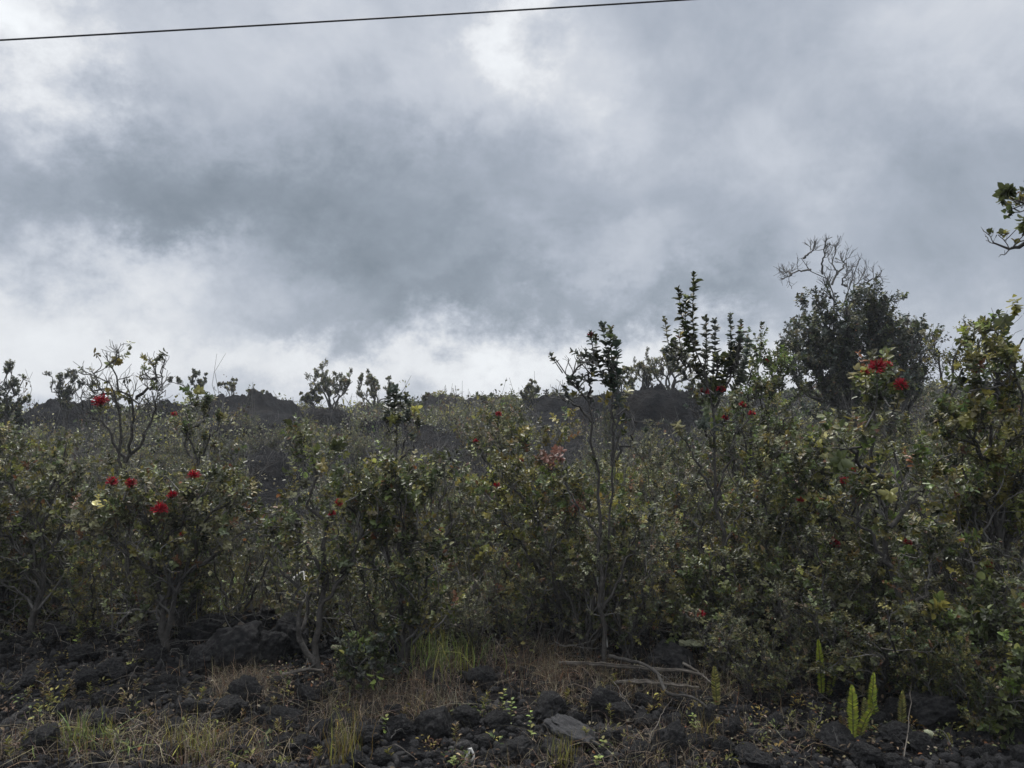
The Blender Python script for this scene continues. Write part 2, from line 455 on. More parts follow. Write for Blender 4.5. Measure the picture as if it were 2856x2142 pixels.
SHRUBS = []   # (object, px, py) for the label maker
HERO_FOOT = []
def hero(name, label, d, stems_px, seed, cat='shrub', group=None, rad=(0.02, 0.005), flowers=(), tufts=(), twig='twig', bark='bark', base_px=None, foot=True, spires=(), **kw):
    """a shrub drawn after the photo: stems as pixel polylines standing at depth d; each gets its own thickness in depth"""
    rng = np.random.default_rng(seed)
    b0 = stems_px[0][0]
    base = P(b0[0], b0[1], d); base[2] = ground(base[0], base[1]) - 0.03
    stems, radii = [], []
    for i, st in enumerate(stems_px):
        off = rng.normal() * 0.02 * d
        n = len(st); pts = []
        for j, (x, y) in enumerate(st):
            p = P(x, y, d)
            root_like = abs(x - b0[0]) < 1 and abs(y - b0[1]) < 1
            p = p + np.array([0, off * (j / max(1, n - 1)) ** 1.2, 0])
            pts.append(base.copy() if root_like else p)
        stems.append(np.array(pts))
        first = i == 0
        isbase = abs(st[0][0] - b0[0]) < 1 and abs(st[0][1] - b0[1]) < 1
        radii.append((rad[0] * (1 if isbase else 0.6), rad[1]))
    tr, br, fo, S, c1 = shrub_parts(stems, radii, rng, **kw)
    if foot: HERO_FOOT.append((base[0], base[1]))
    mix = kw.get('mix', MIX_GREY); leaf = kw.get('leaf', 0.03)
    allp = c1[:, ::2].reshape(-1, 3)
    for tf in tufts:
        x, y = tf[:2]; n = tf[2] if len(tf) > 2 else 14; sz = tf[3] if len(tf) > 3 else leaf; mx = tf[4] if len(tf) > 4 else mix
        c = P(x, y, d + rng.normal() * 0.05)
        k = np.argmin(((allp - c) ** 2).sum(1) + 0.3 * np.maximum(0, allp[:, 2] - c[2]))
        q = resample([allp[k], (allp[k] + c) / 2 + rng.normal(size=3) * 0.03 - np.array([0, 0, .02]), c], 7)
        br.tubes(q[None], np.linspace(0.004, 0.002, 7)[None], 4)
        tuft(fo, c, rng, n, sz, mx, q[-1] - q[-2] + np.array([0, 0, 0.01]), sz * 0.9)
    for sp in spires:
        pts = [P(x, y, d) + np.array([0, rng.normal() * .03, 0]) for x, y in sp[0]]
        pts = np.array(pts); pts[:, 1] = pts[0, 1] + (pts[:, 1] - pts[0, 1]) * .2
        q = resample(pts, 14); Ls = float(np.linalg.norm(np.diff(q, axis=0), axis=1).sum())
        br.tubes(q[None], np.linspace(0.0045, 0.0018, 14)[None], 5)
        sz = sp[1] * 1.3; pitch = sp[2] if len(sp) > 2 else .0125
        put_leaves(fo, q[None], rng, int(2 * Ls / pitch), mix, sz, sp[3] if len(sp) > 3 else 0.0, 1.0, .85, .36)
        tuft(fo, q[-1], rng, 8, sz * .6, mix, q[-1] - q[-2], sz * .4)
    fl = []
    for fw in flowers:
        x, y, s = fw[:3]
        c = P(x, y, d - 0.24 + rng.normal() * 0.06)
        size = s / F * d * 0.88
        k = np.argmin(((allp - c) ** 2).sum(1) + 0.3 * np.maximum(0, allp[:, 2] - c[2]))
        stem_end = c - np.array([0, 0, size * 0.3])
        q = resample([allp[k], (allp[k] + stem_end) / 2 + rng.normal(size=3) * 0.03 - np.array([0, 0, .03]), stem_end], 8)
        br.tubes(q[None], np.linspace(0.005, 0.0025, 8)[None], 5)
        tuft(fo, c - np.array([0, 0, size * 0.45]), rng, 12, leaf * 1.05, mix, (0, 0, 1.0), leaf)
        put_leaves(fo, q[None, 2:], rng, 10, mix, leaf, 0.1)
        fl.append((c, size, fw[3] if len(fw) > 3 else 1.0))
    root = finish(name, label, cat, group, base, tr, br, fo, bark, twig)
    for c, size, tone in fl:
        upv = np.array([rng.normal() * 0.3, -0.35 + rng.normal() * 0.25, 1.0])
        add_flower(root, c, size, rng, base, upv, False, tone, size > 0.035)
    return root

HG = None
# --- the shrubs one can single out, after the photo -------------------------------------------------
hero('shrub', 'half-bare grey shrub with forking twigs, leaf rosettes and one red flower against the sky', 5.7,
     [[(372, 1700), (366, 1500), (350, 1290), (335, 1140), (318, 1080), (300, 1060), (262, 1024)],
      [(350, 1290), (378, 1180), (382, 1113), (356, 1068), (342, 1028), (362, 1000)],
      [(382, 1113), (412, 1088), (440, 1050), (454, 1026)],
      [(335, 1140), (298, 1090), (258, 1093), (244, 1063)],
      [(350, 1290), (425, 1190), (452, 1095), (462, 1108)],
      [(350, 1290), (300, 1200), (240, 1150), (232, 1120)]], 101, rad=(0.022, 0.003), k1=11, len1=(0.08, 0.2), k2=6, len2=(0.05, 0.14), per=6, keep=0.06,
     leaf=0.032, mix=MIX_GREY, up=0.3, wob=0.24, t0=0.3, twig='greywood', rtwig=0.0032,
     tufts=[(362, 960, 10), (349, 992, 14), (326, 1008, 18, .04), (303, 1018, 10), (268, 987, 7), (452, 990, 20, .04), (410, 1004, 14, .04), (437, 1010, 14), (405, 1030, 9), (431, 1075, 12),
            (310, 1095, 14, .04), (355, 1108, 18, .045, {'grey': 1, 'yellow': .5}), (262, 1060, 12), (330, 1100, 10)],
     flowers=[(280, 1118, 46)])
hero('shrub', 'shrub with a cluster of red pompom flowers above the left black rocks', 4.9,
     [[(455, 1835), (447, 1720), (430, 1600), (415, 1500), (375, 1400), (335, 1365)],
      [(430, 1600), (462, 1500), (520, 1450), (540, 1400), (545, 1345)],
      [(455, 1835), (482, 1700), (520, 1560), (562, 1450), (640, 1390)],
      [(415, 1500), (440, 1460), (446, 1430)],
      [(430, 1600), (350, 1520), (290, 1430)],
      [(455, 1835), (470, 1640), (590, 1560), (680, 1480)]], 102, rad=(0.024, 0.005), k1=14, len1=(0.2, 0.45), k2=8, per=13, keep=0.85, leaf=0.032,
     mix=MIX_GREY, t0=0.12,
     flowers=[(312, 1343, 34), (366, 1347, 32), (480, 1380, 30), (446, 1419, 46), (540, 1325, 36), (508, 1490, 15, .7)], tufts=[(412, 1350, 8, .03, {'rust': 1, 'tan': 1}), (500, 1360, 10, .03, {'grey': 1})])
hero('shrub', 'slender grey-stemmed shrub with pale leaf spikes near the left edge', 5.2,
     [[(85, 1780), (118, 1620), (110, 1500), (120, 1400), (150, 1290), (165, 1240)],
      [(118, 1620), (60, 1520), (30, 1470)], [(118, 1560), (175, 1480), (205, 1420)], [(110, 1500), (70, 1400), (60, 1340)]], 103,
     rad=(0.022, 0.005), k1=12, k2=8, per=12, keep=0.7, leaf=0.034, t0=.12,
     tufts=[(45, 1470, 18, .05, {'grey': 1, 'lime': .3}), (42, 1500, 18, .05, {'grey': 1, 'lime': .3}), (85, 1505, 16, .05, {'grey': 1, 'lime': .3}), (115, 1340, 12, .03, {'yellow': 1}), (100, 1350, 12, .03, {'yellow': 1})])
hero('shrub', 'yellowish shrub with a small red flower on the slope by the left edge', 6.6,
     [[(60, 1600), (40, 1400), (20, 1260)], [(40, 1400), (150, 1340), (195, 1325)], [(40, 1400), (-30, 1280)], [(60, 1600), (120, 1430), (110, 1330)]], 104,
     rad=(0.02, 0.004), k1=10, k2=7, per=12, mix=MIX_YEL, leaf=0.032, flowers=[(200, 1320, 16), (163, 1303, 14, .8)])
hero('shrub', 'shrub of upright green leaf spikes with a tiny red flower below the left skyline', 7.2,
     [[(540, 1450), (545, 1300), (525, 1210), (520, 1140)], [(545, 1300), (500, 1220), (487, 1185)], [(525, 1210), (550, 1170), (555, 1140)], [(545, 1300), (590, 1220), (610, 1190)]], 105,
     rad=(0.022, 0.005), k1=7, len1=(.12, .25), k2=6, len2=(.06, .13), per=12, keep=.7, mix=MIX_GREEN, leaf=0.034, up=0.6, spire=0.5, flowers=[(485, 1155, 19)], tufts=[(520, 1088, 18, .05), (555, 1090, 18, .05), (535, 1105, 16, .05)])
hero('shrub', 'gnarled shrub on two twisted bare trunks beside the black boulder pile', 4.7,
     [[(900, 1890), (878, 1800), (893, 1700), (905, 1600), (880, 1470), (870, 1340), (875, 1270)],
      [(900, 1890), (835, 1790), (828, 1700), (812, 1640), (770, 1590), (745, 1560)],
      [(893, 1700), (960, 1600), (990, 1480), (960, 1390)],
      [(905, 1600), (850, 1520), (830, 1430)],
      [(835, 1790), (860, 1680), (930, 1580)]], 106, rad=(0.023, 0.006), k1=8, len1=(0.22, 0.42), k2=7, per=12, keep=0.85, leaf=0.032, t0=0.55, mix=MIX_GREEN, wobble=0.03,
     flowers=[(945, 1402, 24), (926, 1432, 22)], tufts=[(880, 1265, 16, .045), (940, 1245, 16, .045), (900, 1300, 14, .04), (850, 1345, 14, .035, {'rust': 1, 'grey': 2})])
hero('shrub', 'leafy shrub with big light green rosettes and forked dark trunk at centre', 4.9,
     [[(1125, 1800), (1122, 1660), (1105, 1580), (1070, 1510), (1050, 1450), (1065, 1370)],
      [(1105, 1580), (1130, 1480), (1122, 1410), (1132, 1345)],
      [(1122, 1660), (1040, 1560), (1000, 1480), (970, 1400)],
      [(1105, 1580), (1190, 1460), (1245, 1385)],
      [(1125, 1800), (1180, 1660), (1230, 1560)]], 107, rad=(0.024, 0.005), k1=14, len1=(0.22, 0.45), k2=8, per=12, leaf=0.035, mix=MIX_GREEN, t0=.12,
     tufts=[(1135, 1350, 20, .055, {'lime': 1, 'green': 1}), (1115, 1385, 20, .055, {'lime': 1}), (1150, 1400, 18, .05, {'green': 1, 'lime': 1}), (1060, 1455, 20, .055, {'green': 1}),
            (1030, 1460, 16, .05, {'green': 1}), (1035, 1385, 14, .04, {'grey': 1}), (1085, 1395, 12, .04, {'yellow': 1})], flowers=[(1232, 1478, 15, .8)])
hero('shrub', 'shrub tipped with pink young leaves right of the centre', 5.4,
     [[(1520, 1800), (1515, 1600), (1500, 1450), (1530, 1350), (1545, 1270)], [(1515, 1600), (1580, 1480), (1605, 1400)], [(1500, 1450), (1450, 1380), (1400, 1340)], [(1515, 1600), (1440, 1500), (1390, 1430)]], 108,
     rad=(0.022, 0.005), k1=13, k2=8, per=13, mix=MIX_YEL, leaf=0.034, t0=.12,
     tufts=[(1545, 1262, 18, .042, {'pink': 1}), (1525, 1280, 16, .042, {'pink': 1}), (1560, 1275, 14, .04, {'pink': 1}), (1515, 1262, 12, .036, {'pink': 1}), (1605, 1400, 16, .038, {'pink': 1}), (1555, 1415, 16, .038, {'pink': 1}), (1620, 1415, 12, .034, {'pink': 1}),
            (1570, 1430, 14, .035, {'pink': 1, 'rust': 1}), (1580, 1385, 14, .034, {'pink': 1}), (1595, 1425, 14, .034, {'pink': 1, 'rust': .5}), (1500, 1285, 12, .034, {'pink': 1, 'rust': .6}), (1540, 1300, 14, .036, {'pink': 1, 'olive': .5}), (1565, 1255, 12, .034, {'pink': 1}), (1625, 1390, 12, .03, {'pink': 1}), (1540, 1440, 12, .032, {'pink': 1, 'rust': 1}), (1520, 1320, 16, .045, {'lime': 1}), (1460, 1330, 16, .04, {'yellow': 1})],
     flowers=[(1386, 1352, 18), (1455, 1282, 12)])
hero('shrub', 'shrub carrying four small red flowers just under the middle of the ridge', 7.2,
     [[(1400, 1480), (1405, 1350), (1395, 1250), (1390, 1165)], [(1405, 1350), (1425, 1260), (1424, 1195)], [(1405, 1350), (1350, 1280), (1325, 1240)], [(1395, 1250), (1420, 1240)]], 109,
     rad=(0.02, 0.004), k1=9, k2=6, per=12, mix=MIX_GREY, leaf=0.034, flowers=[(1390, 1155, 20), (1426, 1185, 12), (1326, 1230, 16), (1423, 1234, 13)])
hero('shrub', 'shrub with two dark leaf spires breaking the skyline beside the round-topped ridge trees', 7.5,
     [[(1120, 1400), (1115, 1280), (1105, 1200), (1102, 1150)], [(1115, 1280), (1140, 1200), (1134, 1150)], [(1115, 1280), (1150, 1250), (1165, 1190)], [(1105, 1200), (1080, 1210), (1085, 1180)]], 110,
     rad=(0.02, 0.004), k1=5, k2=4, len1=(.1, .2), len2=(.05, .11), keep=.7, spires=[([(1104, 1190), (1102, 1130), (1100, 1082)], .045, .016), ([(1090, 1170), (1084, 1120), (1086, 1095)], .045, .018), ([(1134, 1180), (1134, 1135), (1132, 1100)], .036, .018)], per=12, mix=MIX_DARK, leaf=0.036, up=0.7, spire=.5, tufts=[(1100, 1083, 18, .05, MIX_DARK), (1108, 1105, 18, .055, MIX_DARK), (1133, 1104, 14, .045), (1095, 1170, 16, .06, {'grey': 1, 'yellow': .5}), (1160, 1140, 12, .05, {'yellow': 1})])
hero('shrub', 'tall slim shrub with a leafy column and a half-bare fork above the ridge', 4.7,
     [[(1690, 1900), (1682, 1700), (1672, 1500), (1662, 1300), (1655, 1180), (1648, 1120), (1615, 1085), (1565, 1030), (1540, 998)],
      [(1682, 1700), (1698, 1480), (1706, 1300), (1708, 1150), (1700, 1060), (1692, 1000)],
      [(1706, 1300), (1712, 1150), (1712, 1040), (1706, 960)],
      [(1648, 1120), (1642, 1070), (1632, 1030)], [(1615, 1085), (1602, 1040), (1610, 1000)], [(1655, 1180), (1590, 1120), (1562, 1095)],
      [(1682, 1700), (1750, 1560), (1800, 1440)], [(1672, 1500), (1600, 1400), (1570, 1330)], [(1706, 1300), (1765, 1210), (1775, 1170)]], 111,
     rad=(0.0155, 0.0032), k1=6, len1=(0.07, 0.17), k2=3, len2=(0.04, 0.09), per=9, keep=0.3, leaf=0.033, mix=MIX_DARK, up=0.5, t0=0.5, twig='greywood',
     spires=[([(1704, 1090), (1694, 990), (1682, 908)], .036), ([(1708, 1080), (1708, 1000), (1704, 918)], .036), ([(1712, 1100), (1718, 1010), (1716, 950)], .034), ([(1690, 1080), (1668, 1010), (1660, 940)], .030),
             ([(1640, 1075), (1650, 1040), (1652, 1000)], .033), ([(1630, 1090), (1612, 1075), (1590, 1052)], .030), ([(1570, 1040), (1548, 1008), (1535, 988)], .02, .02, .5), ([(1600, 1120), (1580, 1105), (1575, 1080)], .034),
             ([(1710, 1130), (1740, 1110), (1752, 1080)], .034), ([(1600, 1040), (1608, 1005), (1622, 985)], .012, .03, .7)],
     tufts=[(1590, 1062, 12), (1610, 1100, 14), (1650, 1003, 14, .04), (1640, 1105, 14), (1690, 1110, 14, .04), (1725, 1120, 14, .04)], flowers=[(1648, 933, 20, .8)])
hero('shrub', 'tallest shrub with several dark upright leaf spires standing against the clouds', 5.0,
     [[(2050, 1850), (2040, 1700), (2012, 1550), (1996, 1400), (1986, 1250), (1990, 1150), (1965, 1050), (1930, 970), (1912, 920)],
      [(1990, 1150), (1987, 1060), (1970, 1000)], [(1985, 1100), (1995, 1010)],
      [(1990, 1150), (2025, 1050), (2036, 980)], [(2025, 1050), (2055, 990)], [(2025, 1080), (2080, 1010)],
      [(1965, 1050), (1905, 1015), (1880, 980)], [(1996, 1400), (1925, 1240), (1885, 1195)], [(1996, 1400), (2040, 1260), (2060, 1180)], [(2012, 1550), (2080, 1420), (2100, 1330)], [(1986, 1250), (1950, 1160), (1930, 1120)]], 112,
     rad=(0.017, 0.0035), k1=5, len1=(0.06, 0.15), k2=3, len2=(0.04, 0.09), per=10, keep=0.5, leaf=0.034, mix=MIX_DARK, up=0.7, t0=0.5, spire=.4,
     flowers=[(1966, 1090, 24, .7), (2010, 1085, 26, .7), (2022, 1165, 20, .8)],
     spires=[([(1935, 975), (1930, 880), (1933, 768)], .027, .011), ([(1925, 980), (1905, 890), (1893, 806)], .031, .0115), ([(1920, 985), (1912, 900), (1912, 830)], .034, .0115), ([(1960, 1040), (1967, 960), (1965, 888)], .032, .0115),
             ([(1990, 1080), (1997, 980), (1998, 892)], .031, .0115), ([(2028, 1050), (2037, 960), (2036, 878)], .024, .010), ([(2045, 1040), (2058, 970), (2060, 900)], .026, .010), ([(2070, 1040), (2085, 990), (2090, 940)], .034),
             ([(2040, 1090), (2066, 1050), (2076, 1010)], .036), ([(1950, 1040), (1935, 990), (1932, 940)], .036), ([(1900, 1015), (1872, 970), (1858, 886)], .030, .016), ([(1940, 1030), (1905, 1000), (1880, 960)], .036), ([(2010, 1100), (2015, 1040), (2020, 990)], .036),
             ([(1920, 1060), (1890, 1030), (1870, 1000)], .034), ([(1975, 1090), (1950, 1050), (1945, 1020)], .036)],
     tufts=[(1990, 1075, 22, .055, {'green': 1, 'lime': .6}), (2010, 1060, 20, .05, {'green': 1}), (1985, 1110, 20, .05, {'green': 1}), (1970, 1140, 18, .05, {'green': 1, 'grey': 1}), (2000, 1170, 18, .05, {'green': 1, 'grey': 1}), (1960, 1180, 18, .045), (1890, 1195, 16, .045)])
hero('shrub', 'near blurred-looking shrub lifting a big red flower pair in front of the dark tree', 4.2,
     [[(2600, 1960), (2580, 1840), (2532, 1740), (2502, 1600), (2482, 1470), (2462, 1330), (2468, 1200), (2452, 1110), (2446, 1055)],
      [(2482, 1470), (2560, 1390), (2600, 1340)], [(2502, 1600), (2420, 1490), (2380, 1420)], [(2462, 1330), (2370, 1280), (2340, 1230)], [(2452, 1110), (2500, 1095)], [(2532, 1740), (2620, 1620), (2650, 1540)]], 113,
     rad=(0.022, 0.006), k1=8, len1=(0.15, 0.32), k2=5, per=10, keep=0.75, leaf=0.036, mix=MIX_GREEN, t0=0.35,
     flowers=[(2446, 1022, 48), (2474, 1020, 32), (2413, 1038, 24), (2512, 1072, 38)],
     tufts=[(2390, 1040, 14, .05, {'lime': 1, 'grey': 2}), (2410, 1055, 14, .05, {'lime': 1, 'grey': 1}), (2450, 1060, 18, .055, {'grey': 1, 'green': 1}), (2475, 1075, 18, .055), (2430, 1080, 16, .05), (2500, 1095, 14, .05),
            (2338, 1210, 18, .055, {'yellow': 1, 'lime': 1}), (2420, 1170, 14, .045, {'lime': 1}), (2340, 1285, 20, .065, {'green': 1}), (2410, 1245, 14, .045, {'lime': 1, 'grey': 1}), (2480, 1380, 12, .045, {'yellow': 1})])
hero('shrub', 'shrub with a red flower beside its straight dark trunk below the dark tree', 5.0,
     [[(2350, 1780), (2340, 1600), (2335, 1450), (2345, 1370), (2355, 1350)], [(2335, 1450), (2260, 1420), (2200, 1340)], [(2340, 1600), (2400, 1480), (2430, 1430)], [(2335, 1450), (2300, 1360), (2270, 1290)], [(2340, 1600), (2250, 1550), (2200, 1500)]], 114,
     rad=(0.022, 0.006), k1=13, k2=8, per=12, mix=MIX_GREEN, leaf=0.035, t0=.15, flowers=[(2357, 1341, 30), (2380, 1310, 15), (2232, 1395, 22, .7), (2328, 1515, 28, .6)])
hero('shrub', 'bushy green shrub with two crimson flowers right of the leaf-spired shrub', 6.2,
     [[(2110, 1700), (2100, 1450), (2090, 1300), (2080, 1150)], [(2100, 1450), (2150, 1280), (2160, 1150)], [(2100, 1450), (2040, 1300), (2030, 1200)], [(2090, 1300), (2100, 1200), (2110, 1130)], [(2100, 1450), (2190, 1330), (2210, 1230)]], 115,
     rad=(0.024, 0.005), k1=10, k2=7, per=13, mix=MIX_GREEN, leaf=0.033, flowers=[(2072, 1128, 22), (2097, 1153, 22), (2235, 1222, 13)])
hero('shrub', 'yellow-green round shrub rising between the spired shrub and the dark tree', 7.6,
     [[(2130, 1400), (2130, 1250), (2110, 1100), (2105, 1000)], [(2130, 1250), (2150, 1100), (2150, 990)], [(2130, 1250), (2180, 1120), (2190, 1010)], [(2130, 1250), (2080, 1120), (2075, 1040)]], 116,
     rad=(0.024, 0.005), k1=10, k2=8, per=13, mix={'yellow': 1, 'lime': 2, 'green': 3, 'dark': 3}, leaf=0.038, up=.5, flowers=[(2140, 1005, 13)])
hero('shrub', 'leafy shrub with a single crimson flower low beside the fallen logs', 4.9,
     [[(2000, 1880), (1990, 1790), (1960, 1740), (1955, 1715)], [(1990, 1790), (1930, 1760), (1905, 1700)], [(2000, 1880), (2040, 1740), (2050, 1640)], [(1990, 1790), (1980, 1680), (1960, 1600)], [(2040, 1740), (2110, 1680), (2130, 1600)]], 117,
     rad=(0.018, 0.005), k1=10, len1=(.15, .32), k2=7, per=12, mix={'grey': 3, 'green': 2, 'yellow': 1, 'dark': 1}, leaf=0.032, flowers=[(1955, 1712, 26)],
     tufts=[(1880, 1650, 16, .045, {'yellow': 1, 'grey': 1}), (1905, 1670, 16, .045, {'yellow': 1}), (1930, 1790, 16, .045, {'grey': 1, 'green': 1})])
hero('shrub', 'tall dense yellow-green shrub filling the right edge under the sky', 4.6,
     [[(2800, 1900), (2790, 1600), (2760, 1300), (2735, 1195), (2715, 1055)], [(2790, 1600), (2800, 1300), (2790, 1145), (2785, 975)], [(2790, 1600), (2850, 1300), (2850, 1095), (2845, 955)], [(2760, 1300), (2700, 1245), (2690, 1175)],
      [(2790, 1600), (2880, 1500), (2900, 1200)], [(2800, 1900), (2700, 1600), (2660, 1400)], [(2790, 1600), (2700, 1400), (2680, 1250)], [(2790, 1600), (2760, 1450), (2740, 1330)], [(2790, 1600), (2830, 1450), (2840, 1330)], [(2800, 1900), (2840, 1700), (2850, 1580)], [(2790, 1145), (2765, 1055), (2755, 995)]], 118,
     rad=(0.028, 0.005), k1=10, len1=(0.18, 0.45), k2=8, per=13, mix={'olive': 3, 'yellow': 3.5, 'green': 3, 'dark': 1.5, 'lime': .6}, leaf=0.037, t0=0.1, flowers=[(2758, 1575, 22, .6)],
     tufts=[(2725, 985, 16, .05, {'yellow': 1}), (2705, 1005, 14, .05, {'yellow': 1, 'ochre': 1}), (2800, 900, 18, .06, {'lime': 1, 'green': 1}), (2720, 1018, 10, .06, {'rust': 1}), (2830, 850, 16, .05, MIX_YEL), (2845, 1430, 22, .06, {'lime': 1}), (2790, 1400, 16, .05, {'yellow': 1})])
hero('tree', 'tree at the right frame edge reaching in one bare branch with leaf rosettes', 4.3,
     [[(3098, 1900), (3088, 1500), (3058, 1100), (2998, 760), (2928, 610), (2873, 592), (2838, 570), (2803, 560)],
      [(2998, 760), (2938, 640), (2888, 655), (2853, 690), (2833, 670), (2828, 650)], [(3058, 1100), (3158, 800), (3178, 500)], [(2998, 760), (3038, 560), (3048, 420)], [(2928, 610), (2900, 570), (2876, 545)]], 119, cat='tree',
     rad=(0.05, 0.003), k1=5, len1=(0.06, 0.16), k2=3, len2=(0.03, 0.08), per=8, keep=0.3, leaf=0.032, mix=MIX_GREEN, t0=0.75, twig='greywood',
     tufts=[(2808, 535, 26, .05), (2800, 550, 16, .04), (2823, 580, 14, .042, {'brown': 1, 'dark': 1}), (2838, 555, 10, .042), (2808, 590, 8, .04), (2853, 620, 18, .05, {'grey': 1, 'lime': .4}), (2883, 615, 20, .05), (2888, 655, 14, .04), (2873, 640, 14, .04)])
hero('shrub', 'low shrub with large fresh green rosettes at the lower right', 4.1,
     [[(2740, 1990), (2720, 1880), (2690, 1800), (2680, 1740)], [(2720, 1880), (2660, 1840), (2640, 1800)], [(2740, 1990), (2800, 1860), (2800, 1740)], [(2720, 1880), (2750, 1780), (2760, 1700)], [(2740, 1990), (2650, 1930), (2620, 1890)]], 120,
     rad=(0.018, 0.005), k1=8, len1=(.13, .3), k2=6, per=11, mix={'green': 3, 'dark': 3, 'lime': .6}, leaf=0.036,
     tufts=[(2685, 1742, 24, .07, {'green': 1}), (2670, 1815, 24, .075, {'green': 1}), (2740, 1745, 20, .06, {'green': 1, 'dark': 1}), (2755, 1780, 18, .055, {'green': 1}), (2610, 1700, 18, .055, {'yellow': 1, 'green': 1}), (2620, 1680, 14, .05, {'lime': 1}),
            (2620, 1885, 16, .05, {'green': 1, 'lime': 1}), (2845, 1690, 5, .05, {'rust': 1}), (2640, 1915, 14, .05, {'green': 1})])
hero('shrub', 'olive shrub with yellow-green rosettes over the upright ferns', 4.6,
     [[(2420, 1900), (2410, 1780), (2390, 1700), (2380, 1620)], [(2410, 1780), (2460, 1720), (2490, 1650)], [(2410, 1780), (2340, 1720), (2300, 1650)], [(2390, 1700), (2440, 1620), (2500, 1560), (2532, 1520)]], 121,
     rad=(0.02, 0.005), k1=9, len1=(.15, .32), k2=7, per=12, mix=MIX_GREEN, leaf=0.033, flowers=[(2532, 1512, 24, .6)],
     tufts=[(2385, 1740, 20, .055, {'lime': 1}), (2370, 1745, 14, .05, {'yellow': 1}), (2440, 1720, 18, .05, {'green': 1, 'lime': 1}), (2368, 1685, 14, .045, {'yellow': 1}), (2375, 1545, 10, .045, {'ochre': 1})])
hero('bush', 'leafy green bush spilling into the bottom right corner', 3.75,
     [[(2830, 2140), (2810, 2060), (2780, 1990), (2760, 1930)], [(2810, 2060), (2850, 1980), (2860, 1900)], [(2830, 2140), (2740, 2080), (2700, 2030)], [(2830, 2140), (2900, 2040), (2920, 1940)], [(2830, 2140), (2770, 2090), (2720, 2090)]], 123, cat='bush',
     rad=(0.014, 0.004), k1=11, len1=(.1, .26), k2=7, len2=(.06, .14), per=12, mix={'green': 3, 'dark': 3, 'olive': 2, 'lime': .5}, leaf=0.032)
hero('bush', 'small dark bush with a few bright leaves on the rubble left of the grass clump', 4.35,
     [[(1015, 1935), (1010, 1880), (990, 1830), (985, 1790)], [(1010, 1880), (1040, 1820), (1045, 1780)], [(1015, 1935), (960, 1880), (945, 1840)], [(1015, 1935), (1060, 1870), (1070, 1820)]], 122, cat='bush',
     rad=(0.012, 0.004), k1=9, len1=(.08, .17), k2=6, len2=(.05, .1), per=12, mix={'dark': 4, 'blue': 2, 'green': 1}, leaf=0.024,
     tufts=[(1015, 1790, 12, .05, {'lime': 1}), (1005, 1825, 6, .06, {'lime': 1, 'yellow': 1}), (1045, 1895, 6, .045, {'lime': 1}), (990, 1915, 5, .05, {'lime': 1}), (960, 1840, 12, .035, {'green': 1})])

# --- trees ------------------------------------------------------------------------------------------
hero('tree', 'dense dark blue-green tree under the bare dead branches on the skyline', 13.0,
     [[(2400, 1320), (2380, 1150), (2320, 1000), (2260, 898), (2245, 878)], [(2380, 1150), (2330, 967), (2300, 878), (2288, 861)], [(2400, 1320), (2420, 1050), (2410, 933), (2400, 858)],
      [(2400, 1320), (2440, 1050), (2470, 933), (2460, 868)], [(2440, 1050), (2510, 947), (2525, 923)], [(2400, 1320), (2500, 1080), (2560, 960), (2570, 943)], [(2380, 1150), (2260, 1020), (2205, 960)], [(2380, 1150), (2355, 1020), (2365, 953)], [(2380, 1150), (2250, 1000), (2240, 933)], [(2380, 1150), (2300, 1090), (2290, 980)], [(2400, 1320), (2450, 1120), (2480, 1000)], [(2380, 1150), (2385, 980), (2390, 885)], [(2380, 1150), (2350, 960), (2330, 870)], [(2400, 1320), (2430, 1000), (2440, 890)],
      [(2380, 1150), (2230, 1090), (2190, 1000)], [(2440, 1050), (2440, 933), (2420, 844)], [(2400, 1320), (2520, 1150), (2590, 1060)], [(2400, 1320), (2330, 1120), (2330, 933)]], 130, cat='tree',
     rad=(0.07, 0.012), k1=18, len1=(0.32, 0.7), k2=9, len2=(0.15, 0.32), per=14, mix={'blue': 4, 'dark': 3, 'grey': 2}, leaf=0.05, keep=0.7, up=0.35, t0=0.2, wr=0.34, rtwig=0.004)
hero('tree', 'brown-tinged thin-crowned tree leaning from the dark tree towards the gap of sky', 13.6,
     [[(2480, 1300), (2500, 1100), (2540, 980), (2560, 933)], [(2500, 1100), (2470, 967), (2500, 907)], [(2500, 1100), (2570, 1000), (2575, 960)], [(2480, 1300), (2540, 1120), (2560, 1040)]], 131, cat='tree',
     rad=(0.06, 0.01), k1=14, len1=(0.3, 0.6), k2=9, len2=(0.2, 0.4), per=8, mix={'brown': 1, 'dark': 2, 'blue': 2}, leaf=0.048, keep=0.5, up=0.5, rtwig=0.004)
hero('dead_tree', 'bare dead tree with pale crooked branches above the dark tree', 13.3,
     [[(2372, 1300), (2352, 1000), (2340, 910), (2328, 840), (2320, 795), (2295, 765), (2262, 752), (2240, 720)],
      [(2320, 795), (2334, 765), (2325, 735), (2334, 700), (2336, 692)], [(2295, 765), (2285, 730), (2282, 705), (2286, 690)], [(2262, 752), (2225, 758), (2208, 764), (2197, 778)], [(2208, 764), (2206, 745)],
      [(2372, 1300), (2366, 950), (2358, 890), (2340, 845), (2362, 800), (2366, 760), (2362, 735)], [(2358, 890), (2380, 840), (2390, 800), (2415, 760), (2418, 745)], [(2390, 800), (2420, 785), (2440, 772)],
      [(2328, 840), (2300, 812), (2290, 790)], [(2334, 765), (2360, 735), (2372, 712)], [(2240, 720), (2246, 708)], [(2362, 800), (2345, 790), (2352, 760)]], 132, cat='dead tree',
     rad=(0.034, 0.005), k1=7, len1=(0.14, 0.34), k2=6, len2=(0.08, 0.2), per=2, keep=0.01, leaf=0.03, up=0.35, wob=0.24, t0=0.4, bark='greywood', twig='greywood', rtwig=0.0045, wobble=0.02)
